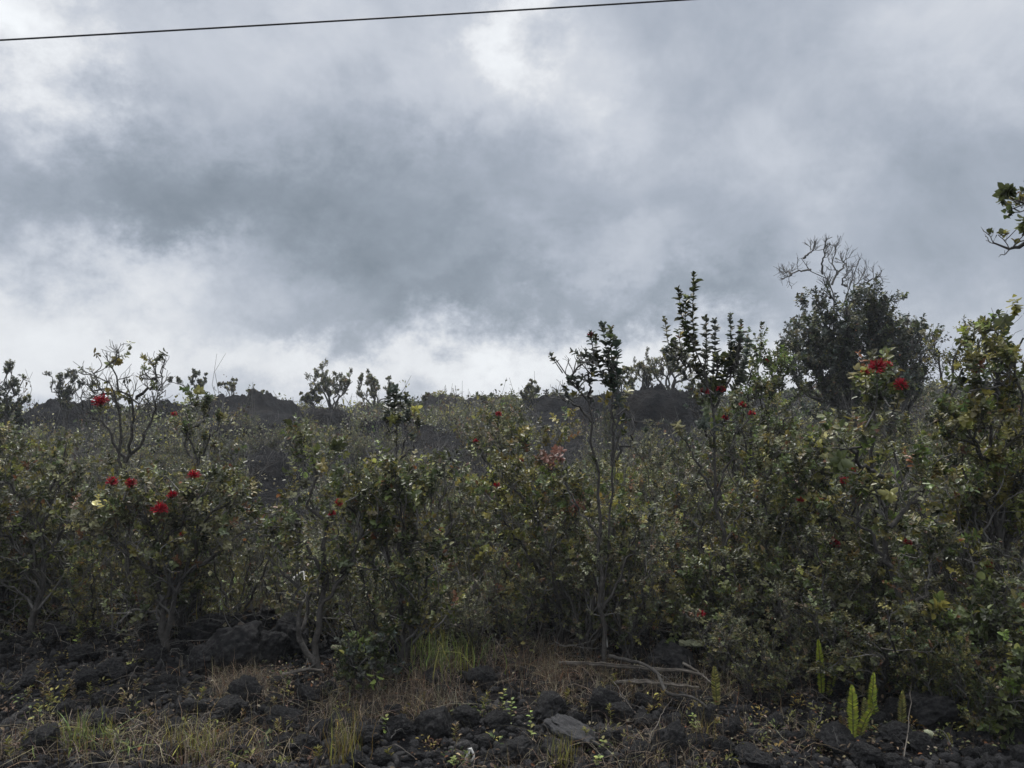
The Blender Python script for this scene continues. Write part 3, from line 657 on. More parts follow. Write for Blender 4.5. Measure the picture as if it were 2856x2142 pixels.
hero('tree', 'small airy tree in the gap between the dark tree and the right-edge shrub', 9.0,
     [[(2650, 1250), (2645, 1120), (2640, 1000), (2655, 930)], [(2645, 1120), (2620, 1020), (2612, 950)], [(2645, 1120), (2680, 1020), (2672, 960)], [(2650, 1250), (2700, 1080), (2700, 965)]], 133, cat='tree',
     rad=(0.03, 0.006), k1=8, len1=(0.15, 0.32), k2=6, per=9, mix={'dark': 2, 'olive': 2, 'yellow': .5}, leaf=0.036, keep=0.7, up=.5)

def ridge_tree(label, px, top, bot, d, wid, seed, dense=0.8, mix=MIX_DARK, nst=4, crook=0.05, group=None, cat='tree', name='tree', per=14):
    """a small tree on the ridge, crown between columns px +- wid, rows top..bot"""
    rng = np.random.default_rng(seed)
    h = (bot - top)
    st = [[(px, bot + 6), (px + rng.normal() * wid * .15, bot - h * .3), (px + rng.normal() * wid * .3, bot - h * .65), (px + rng.normal() * wid * .25, top + h * .08)]]
    for i in range(nst):
        s = (i / max(1, nst - 1) * 2 - 1) * rng.uniform(.65, 1)
        st.append([(px, bot + 6), (px + s * wid * .3, bot - h * rng.uniform(.15, .3)), (px + s * wid * .85, bot - h * rng.uniform(.35, .6)), (px + s * wid * rng.uniform(.5, .9), bot - h * rng.uniform(.6, .9))])
    u = h / F * d
    leaf = max(0.032, 3.4 / F * d)
    return hero(name, label, d, st, seed + 500, cat=cat, group=group, rad=(0.022 * u + .01, 0.006), k1=11, len1=(u * .12, u * .28), k2=9, len2=(u * .07, u * .15), per=per, mix=mix, leaf=leaf, keep=min(1, dense * 1.3),
                up=.4, wob=.24, t0=.4, rtwig=max(.004, d * .00022), wobble=crook * u, n0=12, foot=False)
ridge_tree('tallest round-topped tree on the ridge left of centre, forked pale trunk', 925, 1012, 1142, 31, 62, 201, .75, MIX_GREY, 5, .03)
ridge_tree('airy tree on the ridge just beside the tallest round-topped one', 1045, 1042, 1142, 31.5, 46, 202, .7, MIX_GREY, 4, .03)
ridge_tree('low scrubby tree at the foot of the tallest ridge tree', 870, 1085, 1145, 30.5, 36, 203, .75, MIX_GREY)
ridge_tree('dark upright tree cut by the left edge of the frame', 12, 1000, 1150, 15, 34, 204, .8, MIX_DARK, 4)
ridge_tree('small spindly tree beside the one cut by the left edge', 52, 1100, 1152, 16, 24, 205, .6, MIX_DARK, 3)
ridge_tree('flat-topped feathery tree on the black mound far left', 182, 1030, 1135, 22, 54, 206, .8, MIX_DARK, 6)
ridge_tree('wispy tree behind the upright green leaf spikes on the left skyline', 545, 1036, 1110, 27, 28, 207, .65, MIX_DARK, 3)
ridge_tree('faint small tree on the left dark mound', 648, 1058, 1106, 31, 22, 208, .5, MIX_GREY, 3)
ridge_tree('tiny twiggy tree on the right shoulder of the left dark mound', 715, 1082, 1112, 31, 16, 209, .5, MIX_GREY, 3)
ridge_tree('thin lone sapling on the ridge left of the forked slim shrub', 1484, 1062, 1120, 28, 14, 210, .6, MIX_GREY, 2)
ridge_tree('small round tree at the foot of the lone ridge sapling', 1468, 1090, 1122, 27, 18, 211, .8, MIX_GREY, 3)
ridge_tree('pale tree on the black mound, first beside the slim leafy column', 1732, 1030, 1100, 23, 22, 212, .6, MIX_GREY, 3)
ridge_tree('pale slender tree in the middle of the group on the black mound', 1800, 985, 1100, 23, 34, 213, .6, {'grey': 3, 'olive': 2, 'tan': 1}, 4, .04)
ridge_tree('tallest pale spreading tree of the group on the black mound', 1868, 965, 1110, 22.5, 52, 214, .75, {'grey': 3, 'olive': 3, 'tan': 1}, 5, .03)
ridge_tree('short pale shrubby tree between the mound and the spired shrub', 1935, 1060, 1120, 22, 30, 215, .7, MIX_GREY, 4)
ridge_tree('thin pale tree at the left end of the mound group', 1765, 1005, 1100, 24, 18, 216, .55, MIX_GREY, 2)
for i, (px, top, w, lb) in enumerate([(300, 1105, 20, 'small leafless sapling right of the black mound far left'), (1190, 1100, 20, 'tiny flat-topped tree on the smooth ridge right of the leaf spires'), (1265, 1103, 16, 'tiny dark sapling on the highest bump of the ridge'),
                                  (1345, 1106, 16, 'minute shrubby sapling near the middle of the ridge line'), (1540, 1098, 12, 'little dark tree on the ridge left of the slim leafy column')]):
    ridge_tree(lb, px, top, 1130, 34, w, 230 + i, .7, MIX_GREY, 3)

# ------------------------------------------------------------------ field of shrubs (copies of prototypes)
def proto(name, seed, h=1.5, spread=0.6, nst=5, **kw):
    rng = np.random.default_rng(seed)
    stems = []; radii = []
    for i in range(nst):
        a = i / nst * 6.28 + rng.uniform(-.5, .5); s = spread * rng.uniform(.35, 1)
        hh = h * rng.uniform(.7, 1)
        stems.append(np.array([[0, 0, -0.08], [math.cos(a) * s * .3, math.sin(a) * s * .3, hh * .3], [math.cos(a) * s * .8, math.sin(a) * s * .8, hh * .65], [math.cos(a) * s, math.sin(a) * s, hh]]))
        radii.append((0.02 * h / 1.5, 0.005))
    args = dict(k1=13, k2=9, per=13, leaf=.032, keep=.85, wobble=.03, mix=MIX_GREY, t0=.06, len1=(.22, .48))
    twig = kw.pop('twig', 'twig')
    args.update(kw)
    tr, br, fo, _, _ = shrub_parts(stems, radii, rng, **args)
    me = [('trunk', tr.mesh('trunk', M['bark'])), ('twig_crown', br.mesh('twig_crown', M[twig]))]
    if fo.n: me.append(('foliage', fo.mesh('foliage', M['leaf'])))
    return me

PROTO = [
    ('dense dark green leafy', proto('a', 301, mix=MIX_GREEN, keep=.95)),
    ('open grey-green leafy', proto('b', 302, mix=MIX_GREY, keep=.7)),
    ('bushy grey-green', proto('c', 303, mix=MIX_GREY, keep=.95, nst=6)),
    ('yellowish leafy', proto('d', 304, mix=MIX_YEL, keep=.85)),
    ('bare grey twiggy', proto('e', 305, mix=MIX_GREY, keep=.06, k1=11, k2=8, twig='greywood', up=.25, wob=.4)),
    ('thinly leaved twiggy', proto('f', 306, mix=MIX_GREY, keep=.35, k1=12, k2=7, twig='greywood', wob=.38)),
    ('rusty-tipped leafy', proto('g', 307, mix=MIX_RUST, keep=.75)),
    ('upright narrow leafy', proto('h', 308, mix=MIX_GREEN, keep=.9, spread=.3, up=.7, spire=.4, leaf=.034)),
    ('spreading olive', proto('i', 309, mix=MIX_YEL, keep=.8, spread=.8, h=1.3, nst=5)),
    ('small-leaved grey', proto('j', 310, mix={'grey': 5, 'dark': 2, 'tan': .4}, keep=.8, leaf=.027, k2=9, per=14)),
]
PW = np.array([2.2, 2.4, 2.4, 1.3, .8, 1.3, 0.8, 1.0, 1.1, 1.6]); PW /= PW.sum()

LAND = [('the cluster of red pompom flowers', 430, 1400), ('the half-bare forked shrub', 350, 1080), ('the black boulder pile', 640, 1790), ('the green grass clump', 1235, 1790), ('the fallen grey logs', 1790, 1910),
        ('the leaf-spired tall shrub', 1975, 960), ('the slim leafy column', 1690, 1020), ('the dark tree', 2390, 980), ('the big red flower pair', 2455, 1040), ('the upright ferns', 2390, 1930),
        ('the yellow-green right-edge shrub', 2790, 1150), ('the pink-leaved shrub', 1545, 1290), ('the black lava gap', 770, 1340), ('the round-topped ridge tree', 925, 1090), ('the black mound with pale trees', 1830, 1150),
        ('the two twisted trunks', 860, 1760), ('the bleached white twig', 830, 1665), ('the white wood scrap', 1307, 2110), ('the big light green rosettes', 1110, 1400), ('the four small red flowers', 1395, 1190),
        ('the low crimson flower', 1955, 1712), ('the small dark bush', 1010, 1860), ('the left-edge pale leaf spikes', 60, 1490), ('the left dark mound', 680, 1120), ('the lower right green rosettes', 2680, 1790),
        ('the flat grey lava slab', 1590, 2075), ('the dry grass patch', 1350, 1900), ('the bottom left green grass tuft', 230, 2060), ('the lichen-topped boulder', 1890, 1870), ('the trunk with red flower', 2345, 1420),
        ('the far left black mound', 190, 1150), ('the reddish twin flowers', 2085, 1140), ('the bottom left corner', 40, 2110), ('the bottom right corner', 2810, 2100)]
ORD = ['', 'second', 'third', 'fourth', 'fifth', 'sixth', 'seventh', 'eighth', 'ninth', 'tenth', 'eleventh', 'twelfth', 'thirteenth', 'fourteenth', 'fifteenth', 'sixteenth', 'seventeenth', 'eighteenth', 'nineteenth', 'twentieth']
def project(p):
    x, y, z = p[0], p[1], p[2] - EYE
    zz = -y * SP + z * CP; yy = y * CP + z * SP
    return 1428 + F * x / yy, 1071 - F * zz / yy
PENDING = []   # (object, descriptor, noun, point) labelled together at the end
def later(o, desc, noun, p): PENDING.append((o, desc, noun, project(p)))
def write_labels():
    groups = {}
    for o, desc, noun, (x, y) in PENDING:
        k = min(range(len(LAND)), key=lambda i: ((LAND[i][1] - x) / 1.0) ** 2 + ((LAND[i][2] - y) * 1.3) ** 2)
        nm, lx, ly = LAND[k]; dx, dy = x - lx, (y - ly) * 1.3
        rel = ('left of' if dx < 0 else 'right of') if abs(dx) > abs(dy) else ('above' if dy < 0 else 'below')
        groups.setdefault((desc, noun, rel, nm), []).append((dx * dx + dy * dy, o))
    for (desc, noun, rel, nm), v in groups.items():
        v.sort(key=lambda q: q[0])
        for i, (_, o) in enumerate(v):
            o['label'] = (f'{desc} {noun} nearest {rel} {nm}' if i == 0 and len(v) > 1 else f'{desc} {noun} {rel} {nm}' if len(v) == 1 else f'{ORD[min(i, 19)]} nearest {desc} {noun} {rel} {nm}')

def place_shrub(pi, x, y, s, rz, name='shrub', cat='shrub', group='shrubs of the lava-field thicket', tilt=(0, 0)):
    desc, meshes = PROTO[pi]
    z = float(ground(x, y))
    root = bpy.data.objects.new(name, None); COL.objects.link(root); root.empty_display_size = .1
    root.location = (x, y, z); root.rotation_euler = (tilt[0], tilt[1], rz); root.scale = (s[0], s[0], s[1])
    root['category'] = cat; root['group'] = group
    for nm, me in meshes:
        o = bpy.data.objects.new(nm, me); COL.objects.link(o); o.parent = root
    later(root, desc, noun=name, p=(x, y, z + s[1] * 0.9))
    return root

# tallest row the field shrubs may reach, by photo column
TOP_X = [-400, 0, 250, 500, 620, 700, 860, 930, 1150, 1400, 1500, 1700, 1900, 2050, 2200, 2400, 2650, 2760, 2856, 3200]
TOP_NEAR = [1220, 1230, 1260, 1250, 1300, 1500, 1500, 1310, 1290, 1290, 1300, 1280, 1230, 1190, 1170, 1180, 1140, 1090, 1020, 950]
rr = np.random.default_rng(77)
taken = list(HERO_FOOT)
def try_place(n, r0, r1, hmin, hmax, mind, limit_fn, jit=.25, px_lo=-260, px_hi=3120):
    got = 0; tries = 0
    while got < n and tries < n * 40:
        tries += 1
        px = rr.uniform(px_lo, px_hi); d = math.exp(rr.uniform(math.log(r0), math.log(r1)))
        x = (px - 1428) / F * d; y = d
        if 690 < px < 850 and 6.4 < d < 15 : continue          # the black gap
        if 1740 < px < 1930 and 15 < d < 22: continue           # bare face of the black mound
        if 100 < px < 290 and 17 < d < 24.5: continue
        if 550 < px < 830 and d > 23: continue
        if 1470 < px < 1750 and d > 20: continue
        if any((x - a) ** 2 + (y - b) ** 2 < mind ** 2 for a, b in taken): continue
        z = float(ground(x, y))
        row = limit_fn(px, d)
        hlim = EYE + (HZ - row) / F * d - z
        h = min(rr.uniform(hmin, hmax), hlim * rr.uniform(.85, 1.05))
        if h < hmin * .6: continue
        taken.append((x, y))
        pi = int(rr.choice(len(PROTO), p=PW))
        place_shrub(pi, x, y, (h / 1.5 * rr.uniform(.9, 1.25), h / 1.5), rr.uniform(0, 6.28), tilt=(rr.normal() * .08, rr.normal() * .08))
        got += 1
    return got
FOOT_X = [-400, 0, 330, 420, 560, 740, 860, 1000, 1300, 1500, 1750, 1950, 2100, 2300, 2600, 2856, 3200]
FOOT_Y = [1750, 1750, 1745, 1770, 1690, 1690, 1770, 1815, 1805, 1800, 1800, 1880, 1930, 1910, 2020, 2090, 2090]
def low_bushes(n):
    got = 0; tries = 0
    while got < n and tries < 4000:
        tries += 1
        px = rr.uniform(-150, 3000)
        if 600 < px < 850: continue
        d = EYE * F / (np.interp(px, FOOT_X, FOOT_Y) - HZ) * rr.uniform(1.0, 1.3)
        x = (px - 1428) / F * d; y = d
        if any((x - a) ** 2 + (y - b) ** 2 < .27 ** 2 for a, b in taken): continue
        taken.append((x, y)); h = rr.uniform(.38, .85)
        pi = int(rr.choice([0, 1, 2, 3, 5, 6, 8, 9], p=[.16, .18, .18, .1, .12, .06, .08, .12]))
        place_shrub(pi, x, y, (h / 1.5 * rr.uniform(1.2, 1.6), h / 1.5 * 1.05), rr.uniform(0, 6.28), 'bush', 'bush', 'low bushes along the thicket foot', (rr.normal() * .1, rr.normal() * .1))
        got += 1
    return got
n0_ = low_bushes(62)
for qx, qd, qh, qi in ((2080, 4.3, .42, 1), (2165, 4.25, .38, 2), (2560, 4.05, .46, 0), (2640, 3.9, .5, 3), (2710, 3.78, .42, 2), (2235, 4.55, .6, 9), (2480, 4.45, .58, 1), (1010, 5.05, .5, 5), (1330, 5.0, .5, 9), (1450, 5.05, .55, 1), (1630, 4.95, .95, 9), (1745, 4.9, .85, 1), (1690, 5.25, 1.2, 3), (2010, 5.2, 1.0, 2), (2120, 5.3, 1.1, 0), (1570, 5.2, .9, 5)):
    qx_ = (qx - 1428) / F * qd; taken.append((qx_, qd)); place_shrub(qi, qx_, qd, (qh / 1.5 * 1.1, qh / 1.5), qx * .37)
n1 = try_place(74, 5.2, 7.6, .7, 1.55, .33, lambda px, d: np.interp(px, TOP_X, TOP_NEAR))
n2 = try_place(92, 7.4, 13.0, .6, 1.5, .42, lambda px, d: np.interp(px, TOP_X, TOP_NEAR) + 5)
n3 = try_place(76, 13.0, 36.0, .4, 1.05, .6, lambda px, d: np.interp(px, CREST_PX, CREST_PY) + 36)
print('field', n1, n2, n3)

# ------------------------------------------------------------------ ground sheet
def build_ground():
    az_f = np.radians(np.linspace(-46, 46, 620)); az_b = np.radians(np.linspace(46, 314, 70))[1:-1]
    az = np.concatenate([az_f, az_b])
    r = np.concatenate([[0.0], np.geomspace(0.8, 3.0, 14)[:-1], np.geomspace(3.0, 48, 430), np.geomspace(50, 160, 26)])
    A, Rr = np.meshgrid(az, r)
    x = np.sin(A) * Rr; y = np.cos(A) * Rr
    z = ground(x, y)
    mb = MB(); nR, nA = A.shape
    idx = np.arange(nR * nA).reshape(nR, nA)
    a = idx[:-1]; b = idx[1:]
    q = np.stack([a, b, np.roll(b, -1, 1), np.roll(a, -1, 1)], -1)
    q = q[:, :, ::-1]
    mb.add(np.stack([x, y, z], -1), q)
    o = mb.build('ground', M['ground'])
    tag(o, kind='structure')
build_ground()

# ------------------------------------------------------------------ lava rocks
def rock_mesh(seed, sub=3, cuts=9):
    import bmesh
    rg = random.Random(seed)
    bm = bmesh.new(); bmesh.ops.create_icosphere(bm, subdivisions=sub, radius=1.0)
    planes = []
    for _ in range(cuts):
        n = Vector((rg.gauss(0, 1), rg.gauss(0, 1), rg.gauss(0, 1))).normalized(); planes.append((n, rg.uniform(.58, .9)))
    off = Vector((seed * 3.1, seed * 1.7, 0))
    for v in bm.verts:
        c = v.co.copy()
        for n, d in planes:
            k = c.dot(n)
            if k > d: c -= n * (k - d) * .97
        nrm = v.co.normalized()
        c += nrm * (0.14 * mnoise.noise(c * 1.6 + off) + 0.10 * mnoise.noise(c * 4 + off) + 0.10 * mnoise.noise(c * 8 + off) + 0.07 * mnoise.noise(c * 17 + off))
        v.co = c
    for k in range(3):
        lo = min(v.co[k] for v in bm.verts); hi = max(v.co[k] for v in bm.verts)
        for v in bm.verts: v.co[k] = (v.co[k] - (lo + hi) / 2) / (hi - lo) * 2
    me = bpy.data.meshes.new('lava_rock'); bm.to_mesh(me); bm.free()
    for p in me.polygons: p.use_smooth = True
    return me
ROCKS = []
for s in range(12):
    me = rock_mesh(s + 1, 5, 11 + s % 6); me.materials.append(M['rock']); ROCKS.append(me)
SLAB = rock_mesh(40, 5, 16); SLAB.materials.append(M['rockgrey'])
rk = np.random.default_rng(5)
placed_rocks = []
def rock(px, py, w, h, label=None, me=None, sink=.16, name='lava_rock', desc=None):
    p = G(px, py + h * .35); d = p[1]
    a = w / F * d / 2; c = h / F * d / 2
    me = me or ROCKS[int(rk.integers(len(ROCKS)))]
    o = bpy.data.objects.new(name, me); COL.objects.link(o)
    o.location = (p[0], p[1] + a * .3, p[2] + c * (1 - 2 * sink) )
    o.scale = (a * 1.08, a * rk.uniform(.85, 1.2), c * 1.1)
    o.rotation_euler = (rk.normal() * .2, rk.normal() * .2, rk.uniform(0, 6.28))
    o['category'] = 'rock'; o['group'] = 'black lava rocks of the rubble'
    placed_rocks.append((px, py, w, h))
    if label: o['label'] = label
    else: later(o, desc or 'rough black', 'lava rock', o.location)
    return o
big = [(695, 1745, 150, 95, 'broad grey-topped boulder crowning the black boulder pile'), (645, 1825, 160, 130, 'large rough boulder at the front of the black boulder pile'), (585, 1765, 130, 90, 'dark boulder at the left shoulder of the black boulder pile'),
       (735, 1820, 120, 110, 'pitted boulder at the right front of the black boulder pile'), (805, 1790, 135, 120, 'arched black boulder behind the twisted trunks'), (560, 1850, 110, 80, 'smooth low boulder left of the boulder pile front'),
       (1530, 1995, 104, 86, 'round shaggy black boulder left of the angular rocks'), (1885, 1868, 150, 90, 'black boulder wearing pale lichen behind the fallen logs'), (1805, 1968, 66, 44, 'angular block with a flat grey top below the logs'),
       (1595, 2062, 150, 70, 'wide flat grey lava slab among the rubble'), (1872, 2085, 104, 84, 'big rounded boulder at bottom right of centre'), (2042, 2048, 78, 82, 'tall dark rock left of the ferns'), (2024, 2098, 74, 66, 'rounded rock just below the tall dark rock'),
       (2110, 2125, 110, 60, 'pitted rock at the bottom below the ferns'), (2610, 2000, 150, 110, 'black boulder under the lower right rosettes'), (300, 1880, 90, 62, 'hump-backed rock left of the flowering shrub base'), (238, 1905, 72, 54, 'twin round rock beside the hump-backed rock'),
       (225, 1835, 84, 56, 'dark oval rock above the twin round rock'), (842, 2095, 84, 60, 'split grey rock near the dry weed stalk'), (1210, 2035, 120, 90, 'broad black block below the dry grass'), (1110, 2040, 90, 70, 'dark wedge rock beside the broad black block'),
       (165, 1765, 110, 44, 'low flat outcrop on the left slope'), (2330, 1915, 90, 60, 'grey rock between the ferns'), (2340, 2085, 120, 70, 'long dark rock under the largest fern'), (2500, 1985, 70, 56, 'shadowed rock right of the ferns'), (1960, 2010, 80, 66, 'blocky rock under the end of the crooked branch'),
       (1735, 2010, 70, 58, 'small angular rock below the split log'), (1690, 1980, 90, 84, 'dark upright rock under the split log'), (640, 1990, 90, 56, 'slanted flat rock below the boulder pile'), (420, 1760, 100, 40, 'low dark ledge behind the flowering trunk')]
for (px, py, w, h, lb) in big:
    rock(px, py, w, h, lb, SLAB if 'slab' in lb else None, name='boulder' if w > 100 else 'lava_rock')
def rock_density(px, py):
    if 930 < px < 1520 and py < 1985: return .25
    if py < 1760: return .35 if px < 1000 else .15
    if px > 2150 and py < 1960: return .4
    if px < 700 and py > 2040: return .4
    return 1.0
cnt = 0; tries = 0
while cnt < 285 and tries < 30000:
    tries += 1
    px = rk.uniform(-30, 2890); py = rk.uniform(1700, 2135)
    if rk.random() > rock_density(px, py): continue
    w = float(np.clip(np.exp(rk.normal(np.log(50), .42)), 22, 105)) * (0.72 + .38 * (py - 1700) / 440)
    h = w * rk.uniform(.55, .85)
    if any(abs(px - a) < (w + b2) * .40 and abs(py - b) < (h + h2) * .37 for a, b, b2, h2 in placed_rocks): continue
    rock(px, py, w, h, desc='small black' if w < 38 else 'fist-sized rough black' if w < 55 else 'large rough black'); cnt += 1
print('rocks', cnt, tries)

# small lava rubble nobody could count
def rubble():
    import bmesh
    bm = bmesh.new(); bmesh.ops.create_icosphere(bm, subdivisions=1, radius=1.0)
    bv = np.array([v.co[:] for v in bm.verts]); bf = np.array([[l.vert.index for l in f.loops] for f in bm.faces]); bm.free()
    n = 11000
    px = R.uniform(-150, 3000, n); d = np.exp(R.uniform(np.log(3.0), np.log(7.0), n))
    x = (px - 1428) / F * d; y = d
    s = np.minimum(np.exp(R.normal(np.log(.016), .45, n)), .028); z = ground(x, y) + s * .3
    V = bv[None] * (s[:, None, None] * R.uniform(.6, 1.3, (n, 1, 3))) * (1 + R.normal(size=(n, len(bv), 1)) * .18)
    V = V + np.stack([x, y, z], -1)[:, None]
    q = np.concatenate([bf, bf[:, 2:3]], 1)
    # triangles stored as triangles
    me = bpy.data.meshes.new('lava_rubble')
    v = V.reshape(-1, 3).astype(np.float32); t = (bf[None] + (np.arange(n) * len(bv))[:, None, None]).reshape(-1, 3)
    me.vertices.add(len(v)); me.vertices.foreach_set('co', v.ravel()); me.loops.add(t.size); me.loops.foreach_set('vertex_index', t.ravel().astype(np.int32))
    me.polygons.add(len(t)); me.polygons.foreach_set('loop_start', (np.arange(len(t)) * 3).astype(np.int32)); me.update(calc_edges=True)
    me.materials.append(M['rock'])
    o = bpy.data.objects.new('lava_rubble', me); COL.objects.link(o); tag(o, 'loose black lava rubble filling the gaps between rocks', 'rubble', kind='stuff')
rubble()

# ------------------------------------------------------------------ stuff: litter, dry grass, undergrowth, far scrub
def scatter_px(n, boxes, rng):
    """ground points seen in pixel boxes (x0,x1,y0,y1,weight)"""
    w = np.array([b[4] for b in boxes], float); w /= w.sum()
    ch = rng.choice(len(boxes), n, p=w); b = np.array([q[:4] for q in boxes], float)[ch]
    px = rng.uniform(b[:, 0], b[:, 1]); py = rng.uniform(b[:, 2], b[:, 3])
    d = EYE * F / np.maximum(py - HZ, 60)
    x = (px - 1428) / F * d
    return x, d

def grass_blades(mb, x, y, h, w, rng, mix, lean=.5, n=5, sag=.5):
    N0 = len(x); z = ground(x, y)
    o = np.stack([x, y, z - .005], -1)
    az = rng.uniform(0, 6.28, N0); ln = np.abs(rng.normal(size=N0)) * lean
    dirh = np.stack([np.cos(az), np.sin(az), np.zeros(N0)], -1)
    t = np.linspace(0, 1, n)[None, :, None]
    Pt = o[:, None] + dirh[:, None] * (h * ln)[:, None, None] * (t ** 1.6) + np.array([0, 0, 1.0]) * h[:, None, None] * (t - sag * ln[:, None, None].clip(0, 1.2) * t ** 2.4)
    Pt[:, 1:] += rng.normal(size=(N0, n - 1, 3)) * (h * .03)[:, None, None]
    side = unit(np.cross(dirh, np.array([0, 0, 1.0])) + rng.normal(size=(N0, 3)) * .3)
    Wd = w[:, None] * np.array([1, .9, .7, .45, .08])[None, :n]
    mb.blades(Pt, Wd, side, tints(mix, N0, rng))

lg = np.random.default_rng(31)
mb = MB()
boxes = [(1150, 1560, 1800, 1990, 5), (600, 760, 1880, 1960, 1.2), (0, 760, 2030, 2142, 2.2), (760, 1300, 1950, 2142, 1.5), (1300, 2000, 2040, 2142, .8), (900, 1200, 1880, 1990, 1.5), (0, 700, 1760, 2000, .8), (1700, 2200, 1990, 2142, .5), (1500, 1700, 1780, 1900, 1.2), (0, 1000, 1690, 1800, 1.6), (1500, 2050, 1860, 1960, 1.6), (1500, 2300, 1760, 1960, 1.8), (2200, 2856, 1880, 2110, 1.0)]
x, y = scatter_px(12500, boxes, lg)
cl = fbm(x, y, 1.6, 2, 44)
k = cl > -.25; x, y = x[k], y[k]
h = lg.uniform(.05, .2, len(x)); w = lg.uniform(.0009, .0018, len(x))
grass_blades(mb, x, y, h, w, lg, {'straw': 4, 'tan': 2, 'brown': 4, 'rust': .4}, 1.0, 5, .65)
o = mb.build('dry_grass', M['blade']); tag(o, 'matted dry brown grass and stalks over the rubble', 'grass', kind='stuff')

mb = MB()
x, y = scatter_px(4200, [(0, 2856, 1640, 2142, 3), (700, 1000, 1850, 1950, 1), (1600, 2000, 1760, 1880, 1.2), (1900, 2700, 1900, 2142, 1.2)], lg)
n = len(x); o3 = np.stack([x, y, ground(x, y) + lg.uniform(.004, .05, n)], -1)
az = lg.uniform(0, 6.28, n); D = np.stack([np.cos(az), np.sin(az), lg.normal(size=n) * .25], -1)
Nn = np.array([0, 0, 1.0]) + lg.normal(size=(n, 3)) * .45
L = lg.uniform(.012, .027, n)
mb.leaves(o3, D, Nn, L, L * .24, tints({'tan': 1.2, 'straw': 1.5, 'brown': 7, 'rust': .8, 'grey': .6}, n, lg), .25, -.1)
o = mb.build('leaf_litter', M['dry']); tag(o, 'fallen brown and grey leaves strewn over the lava', 'litter', kind='stuff')

mb = MB()
x, y = scatter_px(250, [(0, 2856, 1960, 2142, 2), (0, 900, 1750, 2142, 1.6), (1300, 2300, 1950, 2142, 1), (0, 400, 1700, 1830, .8), (2100, 2856, 1900, 2100, .8)], lg)
n = len(x); per = 16; i2 = np.repeat(np.arange(n), per); m = len(i2); hw = lg.uniform(.03, .09, n)
hue = tints({'olive': 3, 'yellow': .7, 'ochre': 1.2, 'brown': 4, 'green': 1.5, 'tan': .6}, n, lg)
az = lg.uniform(0, 6.28, m); rr_ = lg.random(m) ** .6
o3 = np.stack([x[i2] + np.cos(az) * rr_ * hw[i2] * .6, y[i2] + np.sin(az) * rr_ * hw[i2] * .6, ground(x, y)[i2] + lg.random(m) * hw[i2]], -1)
D = np.stack([np.cos(az), np.sin(az), lg.uniform(-.1, 1.3, m)], -1); L = lg.uniform(.012, .03, m)
mb.leaves(o3, D, np.array([0, 0, 1.0]) + lg.normal(size=(m, 3)) * .3, L, L * lg.uniform(.1, .28, m), hue[i2] * np.exp(lg.normal(size=m) * .25)[:, None])
o = mb.build('low_weeds', M['blade']); tag(o, 'low olive and brown weeds rooted between the lava rocks', 'weeds', kind='stuff')

# fine grey twigs tangled low in the thicket
mb = MB()
n = 5000
px = lg.uniform(-250, 3100, n); d = np.exp(lg.uniform(np.log(5.0), np.log(16), n))
gapk = ~((px > 690) & (px < 850) & (d > 6.4) & (d < 13)); px, d = px[gapk], d[gapk]; n = len(px)
x = (px - 1428) / F * d; y = d
o3 = np.stack([x, y, ground(x, y)], -1)
dirv = unit(np.stack([lg.normal(size=n), lg.normal(size=n), lg.uniform(.1, 1.2, n)], -1))
Ln = lg.uniform(.15, .75, n) * np.minimum(1, 5.5 / d + .35)
pts = [o3 + np.array([0, 0, 1.0]) * (lg.random(n) * .25)[:, None]]
for j in range(5):
    dirv = unit(dirv + lg.normal(size=(n, 3)) * .28); pts.append(pts[-1] + dirv * (Ln / 5)[:, None])
Pt = np.stack(pts, 1)
r0 = lg.uniform(.0012, .003, n)[:, None] * np.linspace(1, .5, 6)[None] * np.maximum(1, d / 9)[:, None]
mb.tubes(Pt, r0, 3)
n = 750
px = lg.uniform(-200, 3050, n); d = np.exp(lg.uniform(np.log(5.0), np.log(11), n)); k = ~((px > 680) & (px < 860)); px, d = px[k], d[k]; n = len(px)
x = (px - 1428) / F * d; o3 = np.stack([x, d, ground(x, d)], -1)
dirv = unit(np.stack([lg.normal(size=n) * .22, lg.normal(size=n) * .22, np.ones(n)], -1)); Ln = lg.uniform(.5, 1.25, n)
pts = [o3]
for j in range(7):
    dirv = unit(dirv + lg.normal(size=(n, 3)) * .16); pts.append(pts[-1] + dirv * (Ln / 7)[:, None])
US = np.stack(pts, 1); UR = lg.uniform(.003, .0055, n)[:, None] * np.linspace(1, .45, 8)[None]
mb.tubes(US, UR, 4)
c1_, r1_ = grow(US, UR, 6, (.1, .3), lg, (.4, .9), .4, .3, 5, .55, .3, 1.0, .5, .0014); mb.tubes(c1_, r1_, 3)
n = 1700
px = lg.uniform(-250, 3100, n); d = np.exp(lg.uniform(np.log(10), np.log(33), n)); k = ~(((px > 680) & (px < 860) & (d < 15)) | ((px > 1470) & (px < 1960) & (d > 15)) | ((px > 90) & (px < 830) & (d > 18))); px, d = px[k], d[k]; n = len(px)
x = (px - 1428) / F * d; o3 = np.stack([x, d, ground(x, d)], -1)
dirv = unit(np.stack([lg.normal(size=n) * .35, lg.normal(size=n) * .35, np.ones(n)], -1)); Ln = lg.uniform(.3, .95, n) * np.where(d > 25, .6, 1)
pts = [o3]
for j in range(5):
    dirv = unit(dirv + lg.normal(size=(n, 3)) * .2); pts.append(pts[-1] + dirv * (Ln / 5)[:, None])
US = np.stack(pts, 1); UR = (.0042 * np.maximum(1, d / 14))[:, None] * np.linspace(1, .5, 6)[None]
mb.tubes(US, UR, 3)
c1_, r1_ = grow(US, UR, 5, (.1, .3), lg, (.4, .9), .4, .3, 4, .6, .3, 1.0, .6, .002); mb.tubes(c1_, r1_, 3)
